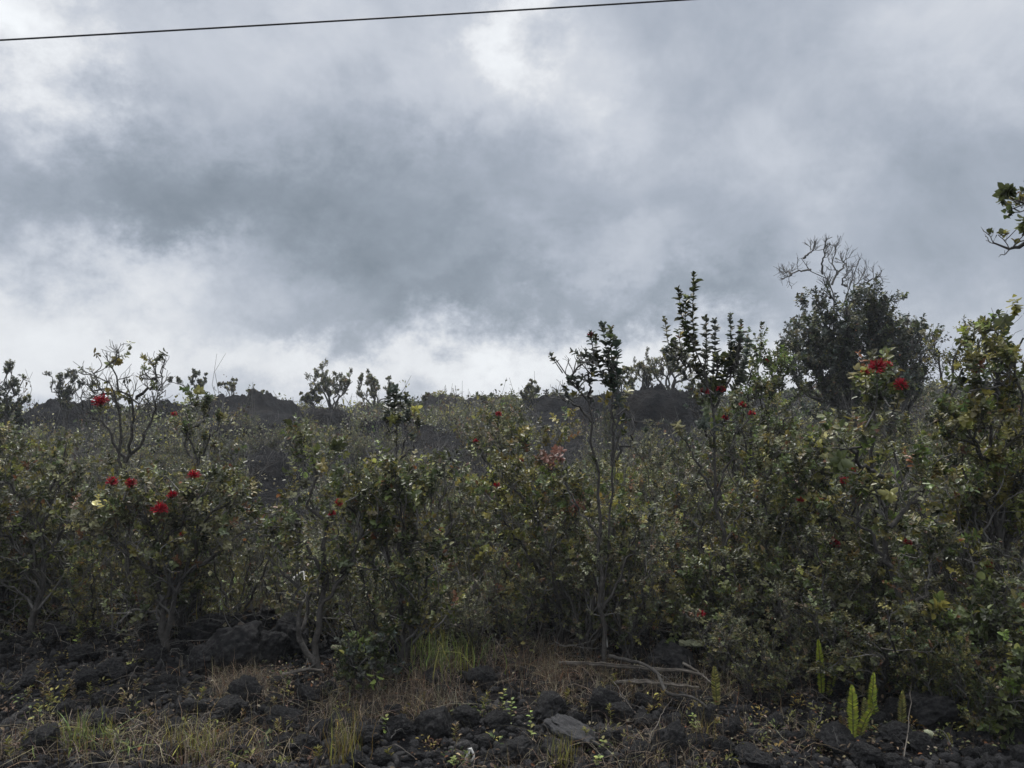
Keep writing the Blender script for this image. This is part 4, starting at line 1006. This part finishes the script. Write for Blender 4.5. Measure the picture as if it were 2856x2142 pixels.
o = mb.build('brushwood', M['twig']); tag(o, 'tangle of thin grey twigs low in the thicket', 'brushwood', kind='stuff')

# low leafy undergrowth and the far scrub that reads as one mass
def clumps(name, label, n, r0, r1, per, size, hgt, mix, seed, wid, skip=None):
    rng = np.random.default_rng(seed); mb = MB()
    px = rng.uniform(-300, 3150, n); d = np.exp(rng.uniform(np.log(r0), np.log(r1), n))
    if skip is not None:
        k = ~skip(px, d); px, d = px[k], d[k]
    x = (px - 1428) / F * d; y = d
    dens = fbm(x, y, .45, 3, seed)
    k = dens > (-.12 if r0 > 8 else -.45); x, y, d = x[k], y[k], d[k]; n = len(x)
    cz = ground(x, y)
    hue = tints(mix, n, rng)
    hs = hgt * np.exp(rng.normal(size=n) * .5) * np.where(d > 28, .55, 1.0); ws = wid * np.exp(rng.normal(size=n) * .3)
    idx = np.repeat(np.arange(n), per); m = len(idx)
    dv = unit(rng.normal(size=(m, 3))); dv[:, 2] = np.abs(dv[:, 2]); rad = rng.random(m) ** .45
    o3 = np.stack([x[idx] + dv[:, 0] * rad * ws[idx], y[idx] + dv[:, 1] * rad * ws[idx], cz[idx] + dv[:, 2] * rad * hs[idx]], -1)
    D = unit(dv + rng.normal(size=(m, 3)) * .6); Nn = unit(np.array([0, 0, 1.0]) + rng.normal(size=(m, 3)) * .6)
    L = size * np.exp(rng.normal(size=m) * .3) * np.maximum(1, d[idx] / 14)
    mb.leaves(o3, D, Nn, L, L * .33, hue[idx] * np.exp(rng.normal(size=m) * .3)[:, None])
    o = mb.build(name, M['leaf']); tag(o, label, 'scrub', kind='stuff')
    # stems under the clumps
    tb = MB(); i2 = np.repeat(np.arange(n), 4); q = len(i2)
    b = np.stack([x[i2], y[i2], cz[i2] - .03], -1); a = rng.uniform(0, 6.28, q); rr_ = rng.random(q) * ws[i2]
    e = b + np.stack([np.cos(a) * rr_, np.sin(a) * rr_, hs[i2] * rng.uniform(.6, 1.25, q)], -1)
    mid = (b + e) / 2 + rng.normal(size=(q, 3)) * (hs[i2] * .12)[:, None]
    tb.tubes(np.stack([b, mid, e], 1), np.tile([[.003, .0025, .0016]], (q, 1)) * np.maximum(1, d[i2] / 8)[:, None], 3)
    tw = tb.build('twigwork', M['twig'], o)
gap = lambda px, d: ((px > 690) & (px < 850) & (d > 6.2) & (d < 14.5)) | ((px > 1740) & (px < 1930) & (d > 16) & (d < 22)) | ((px > 105) & (px < 290) & (d > 19.5) & (d < 24.5)) | ((px > 545) & (px < 830) & (d > 24) & (d < 31.5)) | ((px > 1690) & (px < 1960) & (d > 15.5) & (d < 23)) | ((px > 1470) & (px < 1720) & (d > 20) & (d < 29))
clumps('undergrowth', 'low leafy undergrowth between the shrub stems', 800, 5.3, 13, 60, .032, .36, {'grey': 3, 'dark': 3, 'olive': 3, 'brown': 1.5, 'tan': .4}, 61, .26, gap)
clumps('scrub', 'far low scrub on the lava slope up to the ridge', 3000, 11, 39, 50, .042, .44, {'grey': 5, 'dark': 3, 'olive': 3, 'brown': 1}, 62, .36, gap)

# ------------------------------------------------------------------ grass tufts, ferns, weeds, twigs, logs
tg = np.random.default_rng(91)
def grass_tuft(px, py, h, n, label, mix, spread=.12, wide=.004, lean=.5):
    p = G(px, py)
    x = p[0] + tg.normal(size=n) * spread; y = p[1] + tg.normal(size=n) * spread * .8
    mb = MB(); grass_blades(mb, x, y, tg.uniform(.45, 1, n) * h, tg.uniform(.5, 1, n) * wide, tg, mix, lean, 5, .45)
    o = mb.build('grass_tuft', M['blade'], None, True, p); tag(o, label, 'grass', 'grass tufts on the lava')
GR = {'lime': 2, 'yellow': 3, 'green': 3}
DRYG = {'yellow': 1, 'straw': 2, 'ochre': 1, 'olive': 2}
grass_tuft(1235, 1868, .34, 130, 'arching green grass clump at the thicket foot near the centre', GR, .15, .0045, .6)
grass_tuft(1190, 1830, .30, 70, 'smaller green grass clump left of the arching one', GR, .09, .004, .55)
grass_tuft(650, 1735, .55, 170, 'tall yellow-green grass clump rising behind the black boulder pile', {'yellow': 3, 'olive': 3, 'ochre': 1}, .13, .003, .25)
grass_tuft(250, 2085, .2, 110, 'bright green grass tuft near the bottom left', GR, .08, .004, .7)
grass_tuft(520, 2110, .24, 120, 'dry bristly grass tuft at the bottom left of centre', DRYG, .1, .0022, .45)
grass_tuft(580, 2120, .2, 80, 'yellowish grass tuft beside the bristly one', {'yellow': 2, 'olive': 2, 'straw': 1}, .07, .0025, .5)
grass_tuft(965, 2140, .3, 90, 'upright yellow grass tuft at the bottom near the dry weed stalk', {'yellow': 2, 'ochre': 2, 'straw': 1}, .05, .0022, .22)
grass_tuft(1565, 2135, .17, 70, 'olive grass tuft at the bottom below the flat slab', {'olive': 3, 'yellow': 2}, .04, .0022, .25)
grass_tuft(1960, 2080, .2, 90, 'straw grass tuft right of the big rounded boulder', DRYG, .07, .002, .5)
grass_tuft(690, 1930, .16, 170, 'pale matted straw tuft below the boulder pile', {'straw': 4, 'tan': 1}, .13, .0018, 1.0)
grass_tuft(1480, 1930, .22, 220, 'large brown dry grass tuft right of the green clump', {'straw': 2, 'brown': 4, 'rust': .6}, .2, .0016, .9)
grass_tuft(1130, 1960, .16, 150, 'brown dry grass tuft under the small dark bush', {'straw': 2, 'brown': 4}, .15, .0016, 1.0)

def fern(px, py0, py1, label, mix, bend=0.0, wide=1.0, dx=0):
    """one upright frond: rachis and comb of leaflets"""
    p = G(px, py0); d = p[1]; H = (py0 - py1) / F * d
    n = 12; t = np.linspace(0, 1, n)
    line = np.stack([p[0] + dx / F * d * t ** 1.5, p[1] + bend * t ** 2, p[2] - .01 + H * t], -1)
    root = thing('fern', p, label, 'fern', 'upright ferns by the rocks')
    mb = MB(); mb.tubes(line[None], np.linspace(.0028, .0008, n)[None], 5, np.array([[.09, .10, .03]]))
    mb.build('stem', M['blade'], root, True, p)
    m = 42; tt = np.repeat(np.linspace(.1, .99, m), 2); sgn = np.tile([1, -1], m)
    o3 = np.stack([np.interp(tt, t, line[:, k]) for k in range(3)], -1)
    L = .038 * wide * np.sin(np.pi * np.clip(tt * .93 + .07, 0, 1)) ** .55 * tg.uniform(.85, 1.1, len(tt))
    D = np.stack([sgn * .92, tg.normal(size=len(tt)) * .15 - .15, .42 + tt * .35], -1)
    Nn = np.tile([0, -1.0, .35], (len(tt), 1)) + tg.normal(size=(len(tt), 3)) * .15
    lb = MB(); lb.leaves(o3, D, Nn, L, np.full(len(tt), H / m * .52), tints(mix, len(tt), tg), .1, .15)
    lb.build('leaflet_comb', M['blade'], root, True, p)
FM = {'fern': 1}
fern(2292, 1950, 1788, 'tallest bright fern frond standing by itself behind the rocks', FM, 0, .75, -8)
fern(2380, 2075, 1912, 'largest yellow-green fern frond in front of the long dark rock', FM, 0, .9, -2)
fern(2430, 2030, 1885, 'narrow comb-like fern frond right of the largest one', FM, .02, .75, 14)
fern(2376, 1925, 1848, 'browning orange fern frond behind the largest one', {'ochre': 3, 'rust': 1}, .02, .6, -10)
fern(2515, 2050, 1930, 'dim olive fern frond at the far right of the group', {'olive': 3, 'yellow': 1}, 0, .7, 4)
fern(2000, 1985, 1858, 'dark curling fern frond beside the fallen branch end', {'olive': 2, 'yellow': 1}, -.05, .8, -14)
fern(2650, 2092, 2045, 'tiny yellow fern frond near the bottom under the rosettes', {'yellow': 1}, 0, .5, -6)
fern(2195, 1850, 1760, 'shadowed green fern frond under the olive shrub', {'green': 2, 'olive': 1}, .04, .7, 6)

fern(2396, 2080, 1965, 'short fern frond arching away at the foot of the largest one', {'fern': 1, 'olive': .5}, -.05, .75, 30)
fern(2364, 2074, 1985, 'brown withered fern frond leaning at the foot of the largest one', {'ochre': 1, 'brown': 1}, -.04, .65, -30)
fern(2446, 2034, 1940, 'small arching fern frond at the foot of the comb-like one', {'fern': 1, 'green': .5}, -.03, .7, -24)
fern(2312, 1955, 1862, 'short leaning fern frond beside the tallest bright one', {'fern': 1, 'olive': 1}, -.02, .7, 24)
fern(2412, 2050, 1950, 'dull green fern frond between the largest and the comb-like one', {'olive': 2, 'green': 1}, .03, .7, 8)

def weed(px, py, h_px, kind, label=None):
    """a thin stalk with whorls of narrow leaves"""
    p = G(px, py); d = p[1]; H = h_px / F * d
    n = 7; t = np.linspace(0, 1, n)
    lean = tg.normal(size=2) * .12 * H
    line = p + np.stack([lean[0] * t ** 2, lean[1] * t ** 2, H * t - .006], -1) + tg.normal(size=(n, 3)) * .002
    root = thing('weed', p, label, 'weed', 'weeds on the rubble')
    dry = kind == 'dry'
    mb = MB(); mb.tubes(line[None], np.linspace(.0018, .0009, n)[None], 4, np.array([[.12, .09, .06]] if dry else [[.08, .10, .03]]))
    mb.build('stem', M['blade'], root, True, p)
    m = 34 if kind != 'leafy' else 12
    tt = np.clip(tg.beta(2.2, 1.2, m), .1, 1) if kind != 'leafy' else np.linspace(.25, 1, m)
    o3 = np.stack([np.interp(tt, t, line[:, k]) for k in range(3)], -1)
    az = tg.uniform(0, 6.28, m) if kind != 'leafy' else np.arange(m) * 2.4
    D = np.stack([np.cos(az), np.sin(az), tg.uniform(.4, 1.2, m) if kind != 'leafy' else tg.uniform(0, .5, m)], -1)
    Nn = np.tile([0, 0, 1.0], (m, 1)) + tg.normal(size=(m, 3)) * .2
    if kind == 'leafy':
        L = tg.uniform(.018, .034, m); W = L * .32; mix = {'lime': 3, 'yellow': 1}
    else:
        L = tg.uniform(.016, .03, m); W = L * .1; mix = {'ochre': 1, 'tan': 2, 'brown': 1, 'yellow': .6} if dry else {'yellow': 3, 'ochre': 1, 'olive': 1}
    lb = MB(); lb.leaves(o3, D, Nn, L, W, tints(mix, m, tg), .1, .1); lb.build('foliage', M['blade'], root, True, p)
    if not label: later(root, {'dry': 'thin dry', 'leafy': 'fresh green', 'bushy': 'bristly yellowish'}[kind], 'weed stalk', (p[0], p[1], p[2] + H * .6))
weed(935, 2130, 120, 'dry', 'tall tan dry weed stalk by the split grey rock')
weed(1400, 2000, 70, 'leafy', 'bright leafy weed climbing over the rubble below the dry grass')
weed(1480, 2075, 80, 'leafy', 'bright leafy weed left of the flat grey slab')
weed(1425, 2010, 60, 'leafy', 'slim yellow-green weed beside the bright leafy one')
weed(1265, 2140, 30, 'leafy', 'low green seedling beside the white wood scrap')
weed(1685, 2110, 45, 'leafy', 'seedling with pale top among the rocks left of the big boulder')
weed(1665, 2140, 25, 'leafy', 'two-leaved seedling at the bottom under the rocks')
weed(1940, 2045, 50, 'leafy', 'pale leafy weed over the straw tuft')
weed(275, 1785, 55, 'leafy', 'bright seedling in the litter left of the flowering trunk')
weed(215, 1815, 40, 'leafy', 'spreading green seedling on the left litter patch')
weed(1075, 2060, 60, 'leafy', 'leafy weed in front of the dark wedge rock')
for (px, py, h, k) in [(60, 2120, 60, 'bushy'), (150, 1990, 50, 'bushy'), (175, 1995, 70, 'bushy'), (250, 1960, 45, 'bushy'), (70, 1980, 55, 'dry'), (100, 1930, 80, 'dry'), (120, 2010, 120, 'dry'), (140, 1960, 70, 'dry'), (205, 1960, 70, 'dry'), (30, 2140, 70, 'bushy'),
                     (340, 1990, 55, 'dry'), (380, 1950, 40, 'dry'), (420, 2040, 50, 'dry'), (520, 1960, 35, 'dry'), (560, 1965, 40, 'bushy'), (665, 2060, 60, 'dry'), (765, 2010, 60, 'dry'), (780, 2090, 70, 'dry'), (820, 2120, 40, 'bushy'), (890, 2140, 40, 'bushy'),
                     (1085, 2140, 40, 'bushy'), (1120, 2030, 40, 'dry'), (1230, 2060, 40, 'dry'), (1270, 2120, 80, 'dry'), (1345, 2010, 60, 'bushy'), (1500, 1990, 60, 'bushy'), (1580, 1980, 60, 'bushy'), (1630, 2010, 50, 'dry'), (1635, 2095, 60, 'bushy'), (1675, 1960, 50, 'dry'), (1715, 1935, 50, 'bushy'),
                     (1765, 1960, 60, 'dry'), (1850, 1990, 60, 'dry'), (1805, 2030, 50, 'dry'), (1705, 2040, 60, 'bushy'), (1950, 2100, 60, 'dry'), (2080, 2090, 60, 'dry'), (2275, 2090, 70, 'dry'), (2010, 2060, 40, 'bushy'), (1330, 1980, 70, 'dry'), (1180, 1990, 50, 'dry'), (1540, 1850, 50, 'dry'), (1440, 1870, 60, 'dry')]:
    weed(px, py, h * tg.uniform(.9, 1.2), k)

def stick(pts, r, label, mat='twig', name='twig', cat='twig', group='loose twigs on the rubble', sides=5, n=12, wob=.004, lift=None):
    """pts: list of (px, py, height above the ground in m)"""
    W = []
    for (px, py, hh) in pts:
        g = G(px, py); W.append(g + np.array([0, 0, hh]))
    q = resample(W, n); q[1:-1] += tg.normal(size=(n - 2, 3)) * wob
    mb = MB(); rads = np.linspace(r, r * .55, n); mb.tubes(q[None], rads[None], sides)
    o = mb.build(name, M[mat], None, True, q[0])
    o['category'] = cat
    if group: o['group'] = group
    if label: o['label'] = label
    else: later(o, 'thin bent', 'twig', q[n // 2])
    return o
def log(pts, r_, label, mat='deadwood', name='fallen_branch', sides=9, n=22, splits=0):
    W = [G(px, py) + np.array([0, 0, hh]) for (px, py, hh) in pts]
    r = r_ * .78
    root = thing(name, W[0], label, 'fallen branch')
    q = resample(W, n); q[1:-1] += tg.normal(size=(n - 2, 3)) * r * .18
    rad = np.linspace(r, r * .6, n) * (1 + tg.normal(size=n) * .08)
    mb = MB(); mb.tubes(q[None], rad[None], sides)
    # ragged end pieces and grain ridges
    for k in range(splits):
        a = int(tg.integers(0, n - 8)); seg = q[a:a + 8] + tg.normal(size=3) * r * .45 + np.array([0, 0, r * .5])
        mb.tubes(seg[None], (np.linspace(r * .38, r * .06, 8))[None], 5)
    mb.build('wood', M[mat], root, True, W[0])
    for k in range(3):
        sb = MB()
        i = int(tg.integers(3, n - 3)); dv = unit(tg.normal(size=3) + np.array([0, 0, .9])); L = tg.uniform(.04, .1)
        sb.tubes(np.stack([q[i], q[i] + dv * L * .5, q[i] + dv * L + tg.normal(size=3) * .01])[None], np.array([[r * .25, r * .2, r * .1]]), 5)
        sb.build('side_twig', M['twig'], root, True, W[0])
log([(1560, 1890, .08), (1680, 1902, .09), (1800, 1922, .10), (1905, 1930, .10), (1965, 1935, .09)], .016, 'long grey split log lying across the black rocks', splits=12)
log([(1715, 1940, .06), (1790, 1946, .07), (1880, 1952, .07), (1950, 1950, .06)], .014, 'shorter pale split log under the long one', splits=10)
log([(1700, 1890, .12), (1790, 1930, .15), (1835, 1955, .13), (1862, 1985, .09), (1930, 1995, .08), (1975, 2015, .06)], .015, 'crooked brown branch crossing over the split logs', 'bark', splits=2)
log([(1905, 1905, .1), (1945, 1925, .09), (1990, 1945, .07)], .010, 'thin forked grey stick at the far end of the logs', splits=2)
log([(785, 1905, .04), (850, 1893, .05), (900, 1897, .05)], .016, 'short pale stick at the foot of the twisted trunks', splits=1)
stick([(805, 1800, .42), (822, 1795, .44), (845, 1790, .48), (848, 1800, .42)], .008, 'bleached white twig hooked over the black boulders', 'white', n=10)
stick([(1300, 2142, .03), (1312, 2142, .085), (1318, 2140, .06), (1316, 2141, .0)], .008, 'split white wood scrap at the bottom centre', 'white', n=9, name='wood_scrap', cat='wood scrap', group=None)
stick([(1668, 1850, .52), (1674, 1850, .40), (1680, 1852, .30), (1688, 1855, .2), (1694, 1856, .1)], .007, 'bleached white stick leaning on the slim column trunk', 'white', n=10)
stick([(1800, 2120, .02), (1840, 2040, .06), (1875, 1975, .04)], .0028, 'long straight pale stick slanting over the rocks below the logs', 'deadwood')
stick([(1710, 1950, .08), (1760, 2000, .05), (1805, 2045, .03)], .0026, 'thin pale stick running down from the logs', 'deadwood')
stick([(1690, 2010, .02), (1730, 1992, .05), (1755, 1985, .08)], .0028, 'short pale stick lying on the angular rock', 'deadwood')
stick([(1715, 2090, .02), (1770, 2092, .05), (1820, 2100, .03)], .0026, 'thin curved pale stick in front of the big rounded boulder', 'deadwood')
stick([(860, 2010, .01), (940, 1975, .05), (1000, 1935, .10)], .0028, 'straight bent pale stick under the small dark bush', 'deadwood')
stick([(2245, 2135, .01), (2270, 2080, .05), (2300, 2040, .12)], .0028, 'pale twig leaning on the rock below the ferns', 'deadwood')
stick([(2520, 2140, .02), (2540, 2060, .12), (2550, 1985, .2)], .0032, 'long pale stem rising right of the ferns', 'deadwood')
stick([(0, 1980, .01), (50, 1960, .04), (110, 1965, .02)], .0035, 'pale stick at the left edge among rocks', 'deadwood')
for i in range(46):
    px = tg.uniform(0, 2830); py = tg.uniform(1830, 2120); L = tg.uniform(40, 130); a = tg.uniform(-.9, .9)
    ex = px + math.cos(a) * L; ey = min(2160, max(1780, py + math.sin(a) * L * .6))
    stick([(px, py, tg.uniform(0, .05)), ((px + ex) / 2 + tg.normal() * 8, (py + ey) / 2, tg.uniform(.02, .1)), (ex, ey, tg.uniform(.0, .06))], tg.uniform(.0014, .0026), None, 'twig' if tg.random() < .6 else 'deadwood')
for i in range(34):   # upright leafless stems
    px = tg.uniform(20, 2700); py = tg.uniform(1850, 2130); hh = tg.uniform(.08, .26)
    stick([(px, py, 0), (px + tg.normal() * 8, py, hh * .5), (px + tg.normal() * 14, py + 1, hh)], .0015, None, 'twig', group='loose twigs on the rubble')

# lichen cushions
def lichen(px, py, n, r, label, hh=0.0):
    p = G(px, py) + np.array([0, 0, hh]); mb = MB()
    import bmesh
    bm = bmesh.new(); bmesh.ops.create_icosphere(bm, subdivisions=2, radius=1.0)
    bv = np.array([v.co[:] for v in bm.verts]); bf = np.array([[l.vert.index for l in f.loops] for f in bm.faces]); bm.free()
    for i in range(n):
        c = p + np.array([np.clip(tg.normal(), -1.4, 1.4) * r * .8, np.clip(tg.normal(), -1.4, 1.4) * r * .4, abs(tg.normal()) * .008])
        s = tg.uniform(.008, .02)
        v = bv * s * np.array([1, 1, .7]) * (1 + tg.normal(size=(len(bv), 1)) * .2) + c
        mb.add(v, np.concatenate([bf, bf[:, 2:3]], 1)[:, [0, 1, 2, 3]])
    # triangles: drop the doubled corner
    me = bpy.data.meshes.new('lichen_clump')
    v = np.concatenate(mb.v); q = np.concatenate(mb.q)[:, :3]
    me.from_pydata((v - p.astype(np.float32)).tolist(), [], q.tolist()); me.materials.append(M['lichen'])
    for pl in me.polygons: pl.use_smooth = True
    o = bpy.data.objects.new('lichen_clump', me); o.location = p; COL.objects.link(o); tag(o, label, 'lichen', 'pale lichen cushions')
lichen(1930, 1862, 46, .055, 'pale yellow-green lichen cushion on the boulder behind the logs', .13)
lichen(985, 1812, 40, .05, 'cream lichen patch behind the small dark bush', .03)
lichen(945, 1822, 18, .03, 'small cream lichen patch left of the larger one', .02)
lichen(2590, 2075, 7, .02, 'dull lichen cushion at the lower right under the boulder', .03)

# ------------------------------------------------------------------ overhead cable
def cable():
    d = 9.0
    a = P(0, 112, d); b = P(1900, 0, d)
    u = b - a
    n = 60; t = np.linspace(-2.2, 3.0, n)
    q = a + u * t[:, None]
    q[:, 2] -= 0.0 ; q[:, 2] += 0.028 * ((t - .5) ** 2 - .25)
    mb = MB(); mb.tubes(q[None], np.full((1, n), .0105), 10)
    o = mb.build('power_line', M['cable'], None, True, q[0]); tag(o, 'single black overhead power line crossing the cloudy sky', 'power line')
cable()
write_labels()

# ------------------------------------------------------------------ sky and light
SUN_EL, SUN_AZ = math.radians(56), math.radians(-14)    # azimuth from +y, negative = left
def build_world():
    w = bpy.data.worlds.new('World'); scene.world = w; w.use_nodes = True
    nt = w.node_tree; nt.nodes.clear()
    out = nt.nodes.new('ShaderNodeOutputWorld'); bg = nt.nodes.new('ShaderNodeBackground'); bg.inputs['Strength'].default_value = 0.1
    nt.links.new(bg.outputs[0], out.inputs['Surface'])
    sky = N(nt, 'ShaderNodeTexSky', sky_type='NISHITA'); sky.sun_disc = False
    sky.sun_elevation = SUN_EL; sky.sun_rotation = SUN_AZ; sky.altitude = 200; sky.dust_density = 2.0
    tc = N(nt, 'ShaderNodeTexCoord')
    sep = N(nt, 'ShaderNodeSeparateXYZ'); nt.links.new(tc.outputs['Generated'], sep.inputs[0])
    def math_(op, a, b=None, c=None, clamp=False):
        n = N(nt, 'ShaderNodeMath', operation=op); n.use_clamp = clamp
        for i, v in enumerate((a, b, c)):
            if v is None: continue
            if isinstance(v, (int, float)): n.inputs[i].default_value = v
            else: nt.links.new(v, n.inputs[i])
        return n.outputs[0]
    X, Y, Z = sep.outputs
    az = math_('ARCTAN2', X, Y); el = math_('ARCSINE', math_('MINIMUM', math_('MAXIMUM', Z, -1.0), 1.0))
    # cloud-deck coordinates: clouds flatten towards the horizon
    cmb = N(nt, 'ShaderNodeCombineXYZ'); nt.links.new(math_('MULTIPLY', X, 1.25), cmb.inputs[0]); nt.links.new(math_('MULTIPLY', Y, 1.25), cmb.inputs[1]); nt.links.new(math_('MULTIPLY', Z, 1.55), cmb.inputs[2])
    def noise(scale, detail, rough, off=0.0, dist=0.0):
        n = N(nt, 'ShaderNodeTexNoise', Scale=scale, Detail=detail, Roughness=rough, Distortion=dist)
        mp = N(nt, 'ShaderNodeMapping'); mp.inputs['Location'].default_value = (off, off * .7, off * .3)
        nt.links.new(cmb.outputs[0], mp.inputs['Vector']); nt.links.new(mp.outputs[0], n.inputs['Vector'])
        return n
    nw = noise(4.5, 9.0, .66, 3.1)
    ww = N(nt, 'ShaderNodeSeparateXYZ'); nt.links.new(nw.outputs['Color'], ww.inputs[0])
    wa = math_('MULTIPLY_ADD', ww.outputs[0], 0.46, -0.23); we = math_('MULTIPLY_ADD', ww.outputs[1], 0.34, -0.17)
    azw = math_('ADD', az, wa); elw = math_('ADD', el, we)
    def blob(px, py, rx, ry, amp):
        r = ray(px * 1.2911, py * 1.2911); r = r / np.linalg.norm(r)
        a0 = math.atan2(r[0], r[1]); e0 = math.asin(r[2])
        dx = math_('MULTIPLY', math_('SUBTRACT', azw, a0), 1670 / rx); dy = math_('MULTIPLY', math_('SUBTRACT', elw, e0), 1670 / ry)
        q = math_('ADD', math_('MULTIPLY', dx, dx), math_('MULTIPLY', dy, dy))
        return math_('MULTIPLY', math_('EXPONENT', math_('MULTIPLY', q, -1.0)), amp)
    # bright breaks and dark cloud bellies, placed by direction in the sky
    BL = [(30, 40, 150, 170, .42), (1110, 40, 100, 120, .32), (1260, 240, 120, 120, .11), (930, 200, 100, 90, .08), (1640, 310, 150, 140, .10), (300, 180, 300, 110, .06), (2150, 40, 260, 130, .12),
          (180, 700, 360, 120, .29), (300, 575, 150, 50, .12), (1050, 810, 560, 85, .36), (1400, 760, 300, 70, .12), (1340, 520, 150, 60, .10), (600, 60, 400, 90, .08),
          (700, 430, 600, 170, -.16), (960, 650, 240, 60, -.12), (160, 470, 420, 120, -.10), (650, 715, 210, 55, -.16), (1450, 640, 300, 60, -.10), (1980, 480, 330, 200, -.07), (1950, 800, 300, 60, .06), (40, 830, 200, 60, .14)]
    s = None
    for b in BL:
        v = blob(*b); s = v if s is None else math_('ADD', s, v)
    n1 = noise(2.6, 9.0, .56, 0.0, .5); n2 = noise(6.5, 10.0, .62, 9.0, .5)
    n3 = noise(19.0, 6.0, .6, 5.0, .2)
    tex = math_('ADD', math_('ADD', math_('MULTIPLY_ADD', n1.outputs['Fac'], .36, -.18), math_('MULTIPLY_ADD', n2.outputs['Fac'], .22, -.11)), math_('MULTIPLY_ADD', n3.outputs['Fac'], .07, -.035))
    lum = math_('MULTIPLY_ADD', math_('ADD', s, tex), 1.18, 0.49)
    # sun glow through the deck, plus an added overhead fill to light the plants
    sd = Vector((math.sin(SUN_AZ) * math.cos(SUN_EL), math.cos(SUN_AZ) * math.cos(SUN_EL), math.sin(SUN_EL)))
    dt = N(nt, 'ShaderNodeVectorMath', operation='DOT_PRODUCT'); nt.links.new(tc.outputs['Generated'], dt.inputs[0]); dt.inputs[1].default_value = sd
    glow = math_('ADD', math_('MULTIPLY', math_('POWER', math_('MAXIMUM', dt.outputs['Value'], 0.0), 22.0), 1.0), math_('MULTIPLY', math_('SMOOTH_MIN', math_('MAXIMUM', math_('SUBTRACT', Z, 0.5), 0.0), 0.3, 0.1), 6.5))
    lum = math_('ADD', lum, glow)
    lum = math_('MAXIMUM', lum, 0.2)
    cr = N(nt, 'ShaderNodeValToRGB'); e = cr.color_ramp.elements
    e[0].position = .2; e[0].color = (.20, .24, .285, 1); e[1].position = 1.0; e[1].color = (.92, .95, .98, 1)
    for p, c in ((.32, (.285, .33, .39)), (.46, (.405, .45, .525)), (.62, (.565, .605, .675)), (.8, (.76, .785, .825))):
        q = e.new(p); q.color = (*c, 1)
    nt.links.new(lum, cr.inputs[0])
    over = math_('MAXIMUM', lum, 1.0)
    cs = N(nt, 'ShaderNodeVectorMath', operation='SCALE'); nt.links.new(cr.outputs[0], cs.inputs[0]); nt.links.new(math_('MULTIPLY', over, 10.0), cs.inputs['Scale'])
    mix = N(nt, 'ShaderNodeMix', data_type='RGBA'); mix.inputs[0].default_value = 0.96
    nt.links.new(sky.outputs[0], mix.inputs[6]); nt.links.new(cs.outputs[0], mix.inputs[7])
    nt.links.new(mix.outputs[2], bg.inputs['Color'])
    w.cycles.sampling_method = 'MANUAL'; w.cycles.sample_map_resolution = 512
build_world()
sl = bpy.data.lights.new('sun', 'SUN'); sl.energy = 2.4; sl.angle = math.radians(7); sl.color = (1, .97, .92)
so = bpy.data.objects.new('sun', sl); COL.objects.link(so)
so.rotation_euler = (Vector((math.sin(SUN_AZ) * math.cos(SUN_EL), math.cos(SUN_AZ) * math.cos(SUN_EL), math.sin(SUN_EL)))).to_track_quat('Z', 'Y').to_euler()

def haze():
    mb = MB()
    x0, x1, y0, y1, z0, z1 = -166, 166, -166, 166, -5.2, 5.2
    v = [(x, y, z) for z in (z0, z1) for y in (y0, y1) for x in (x0, x1)]
    q = [(0, 2, 3, 1), (4, 5, 7, 6), (0, 1, 5, 4), (2, 6, 7, 3), (0, 4, 6, 2), (1, 3, 7, 5)]
    mb.add(v, q)
    m, nt, out = nodes('haze')
    vol = N(nt, 'ShaderNodeVolumePrincipled', Density=HAZE); vol.inputs['Color'].default_value = (.88, .93, 1, 1)
    nt.links.new(vol.outputs[0], out.inputs['Volume'])
    o = mb.build('haze', m, smooth=False); tag(o, kind='stuff')
HAZE = 0.0013
haze()
scene.view_settings.view_transform = 'Standard'; scene.view_settings.look = 'None'
scene.view_settings.exposure = 0.0; scene.view_settings.gamma = 1.0
c = scene.cycles
c.max_bounces = 6; c.diffuse_bounces = 3; c.glossy_bounces = 2; c.transmission_bounces = 4; c.transparent_max_bounces = 4
c.use_denoising = True
c.sample_clamp_indirect = 4.0
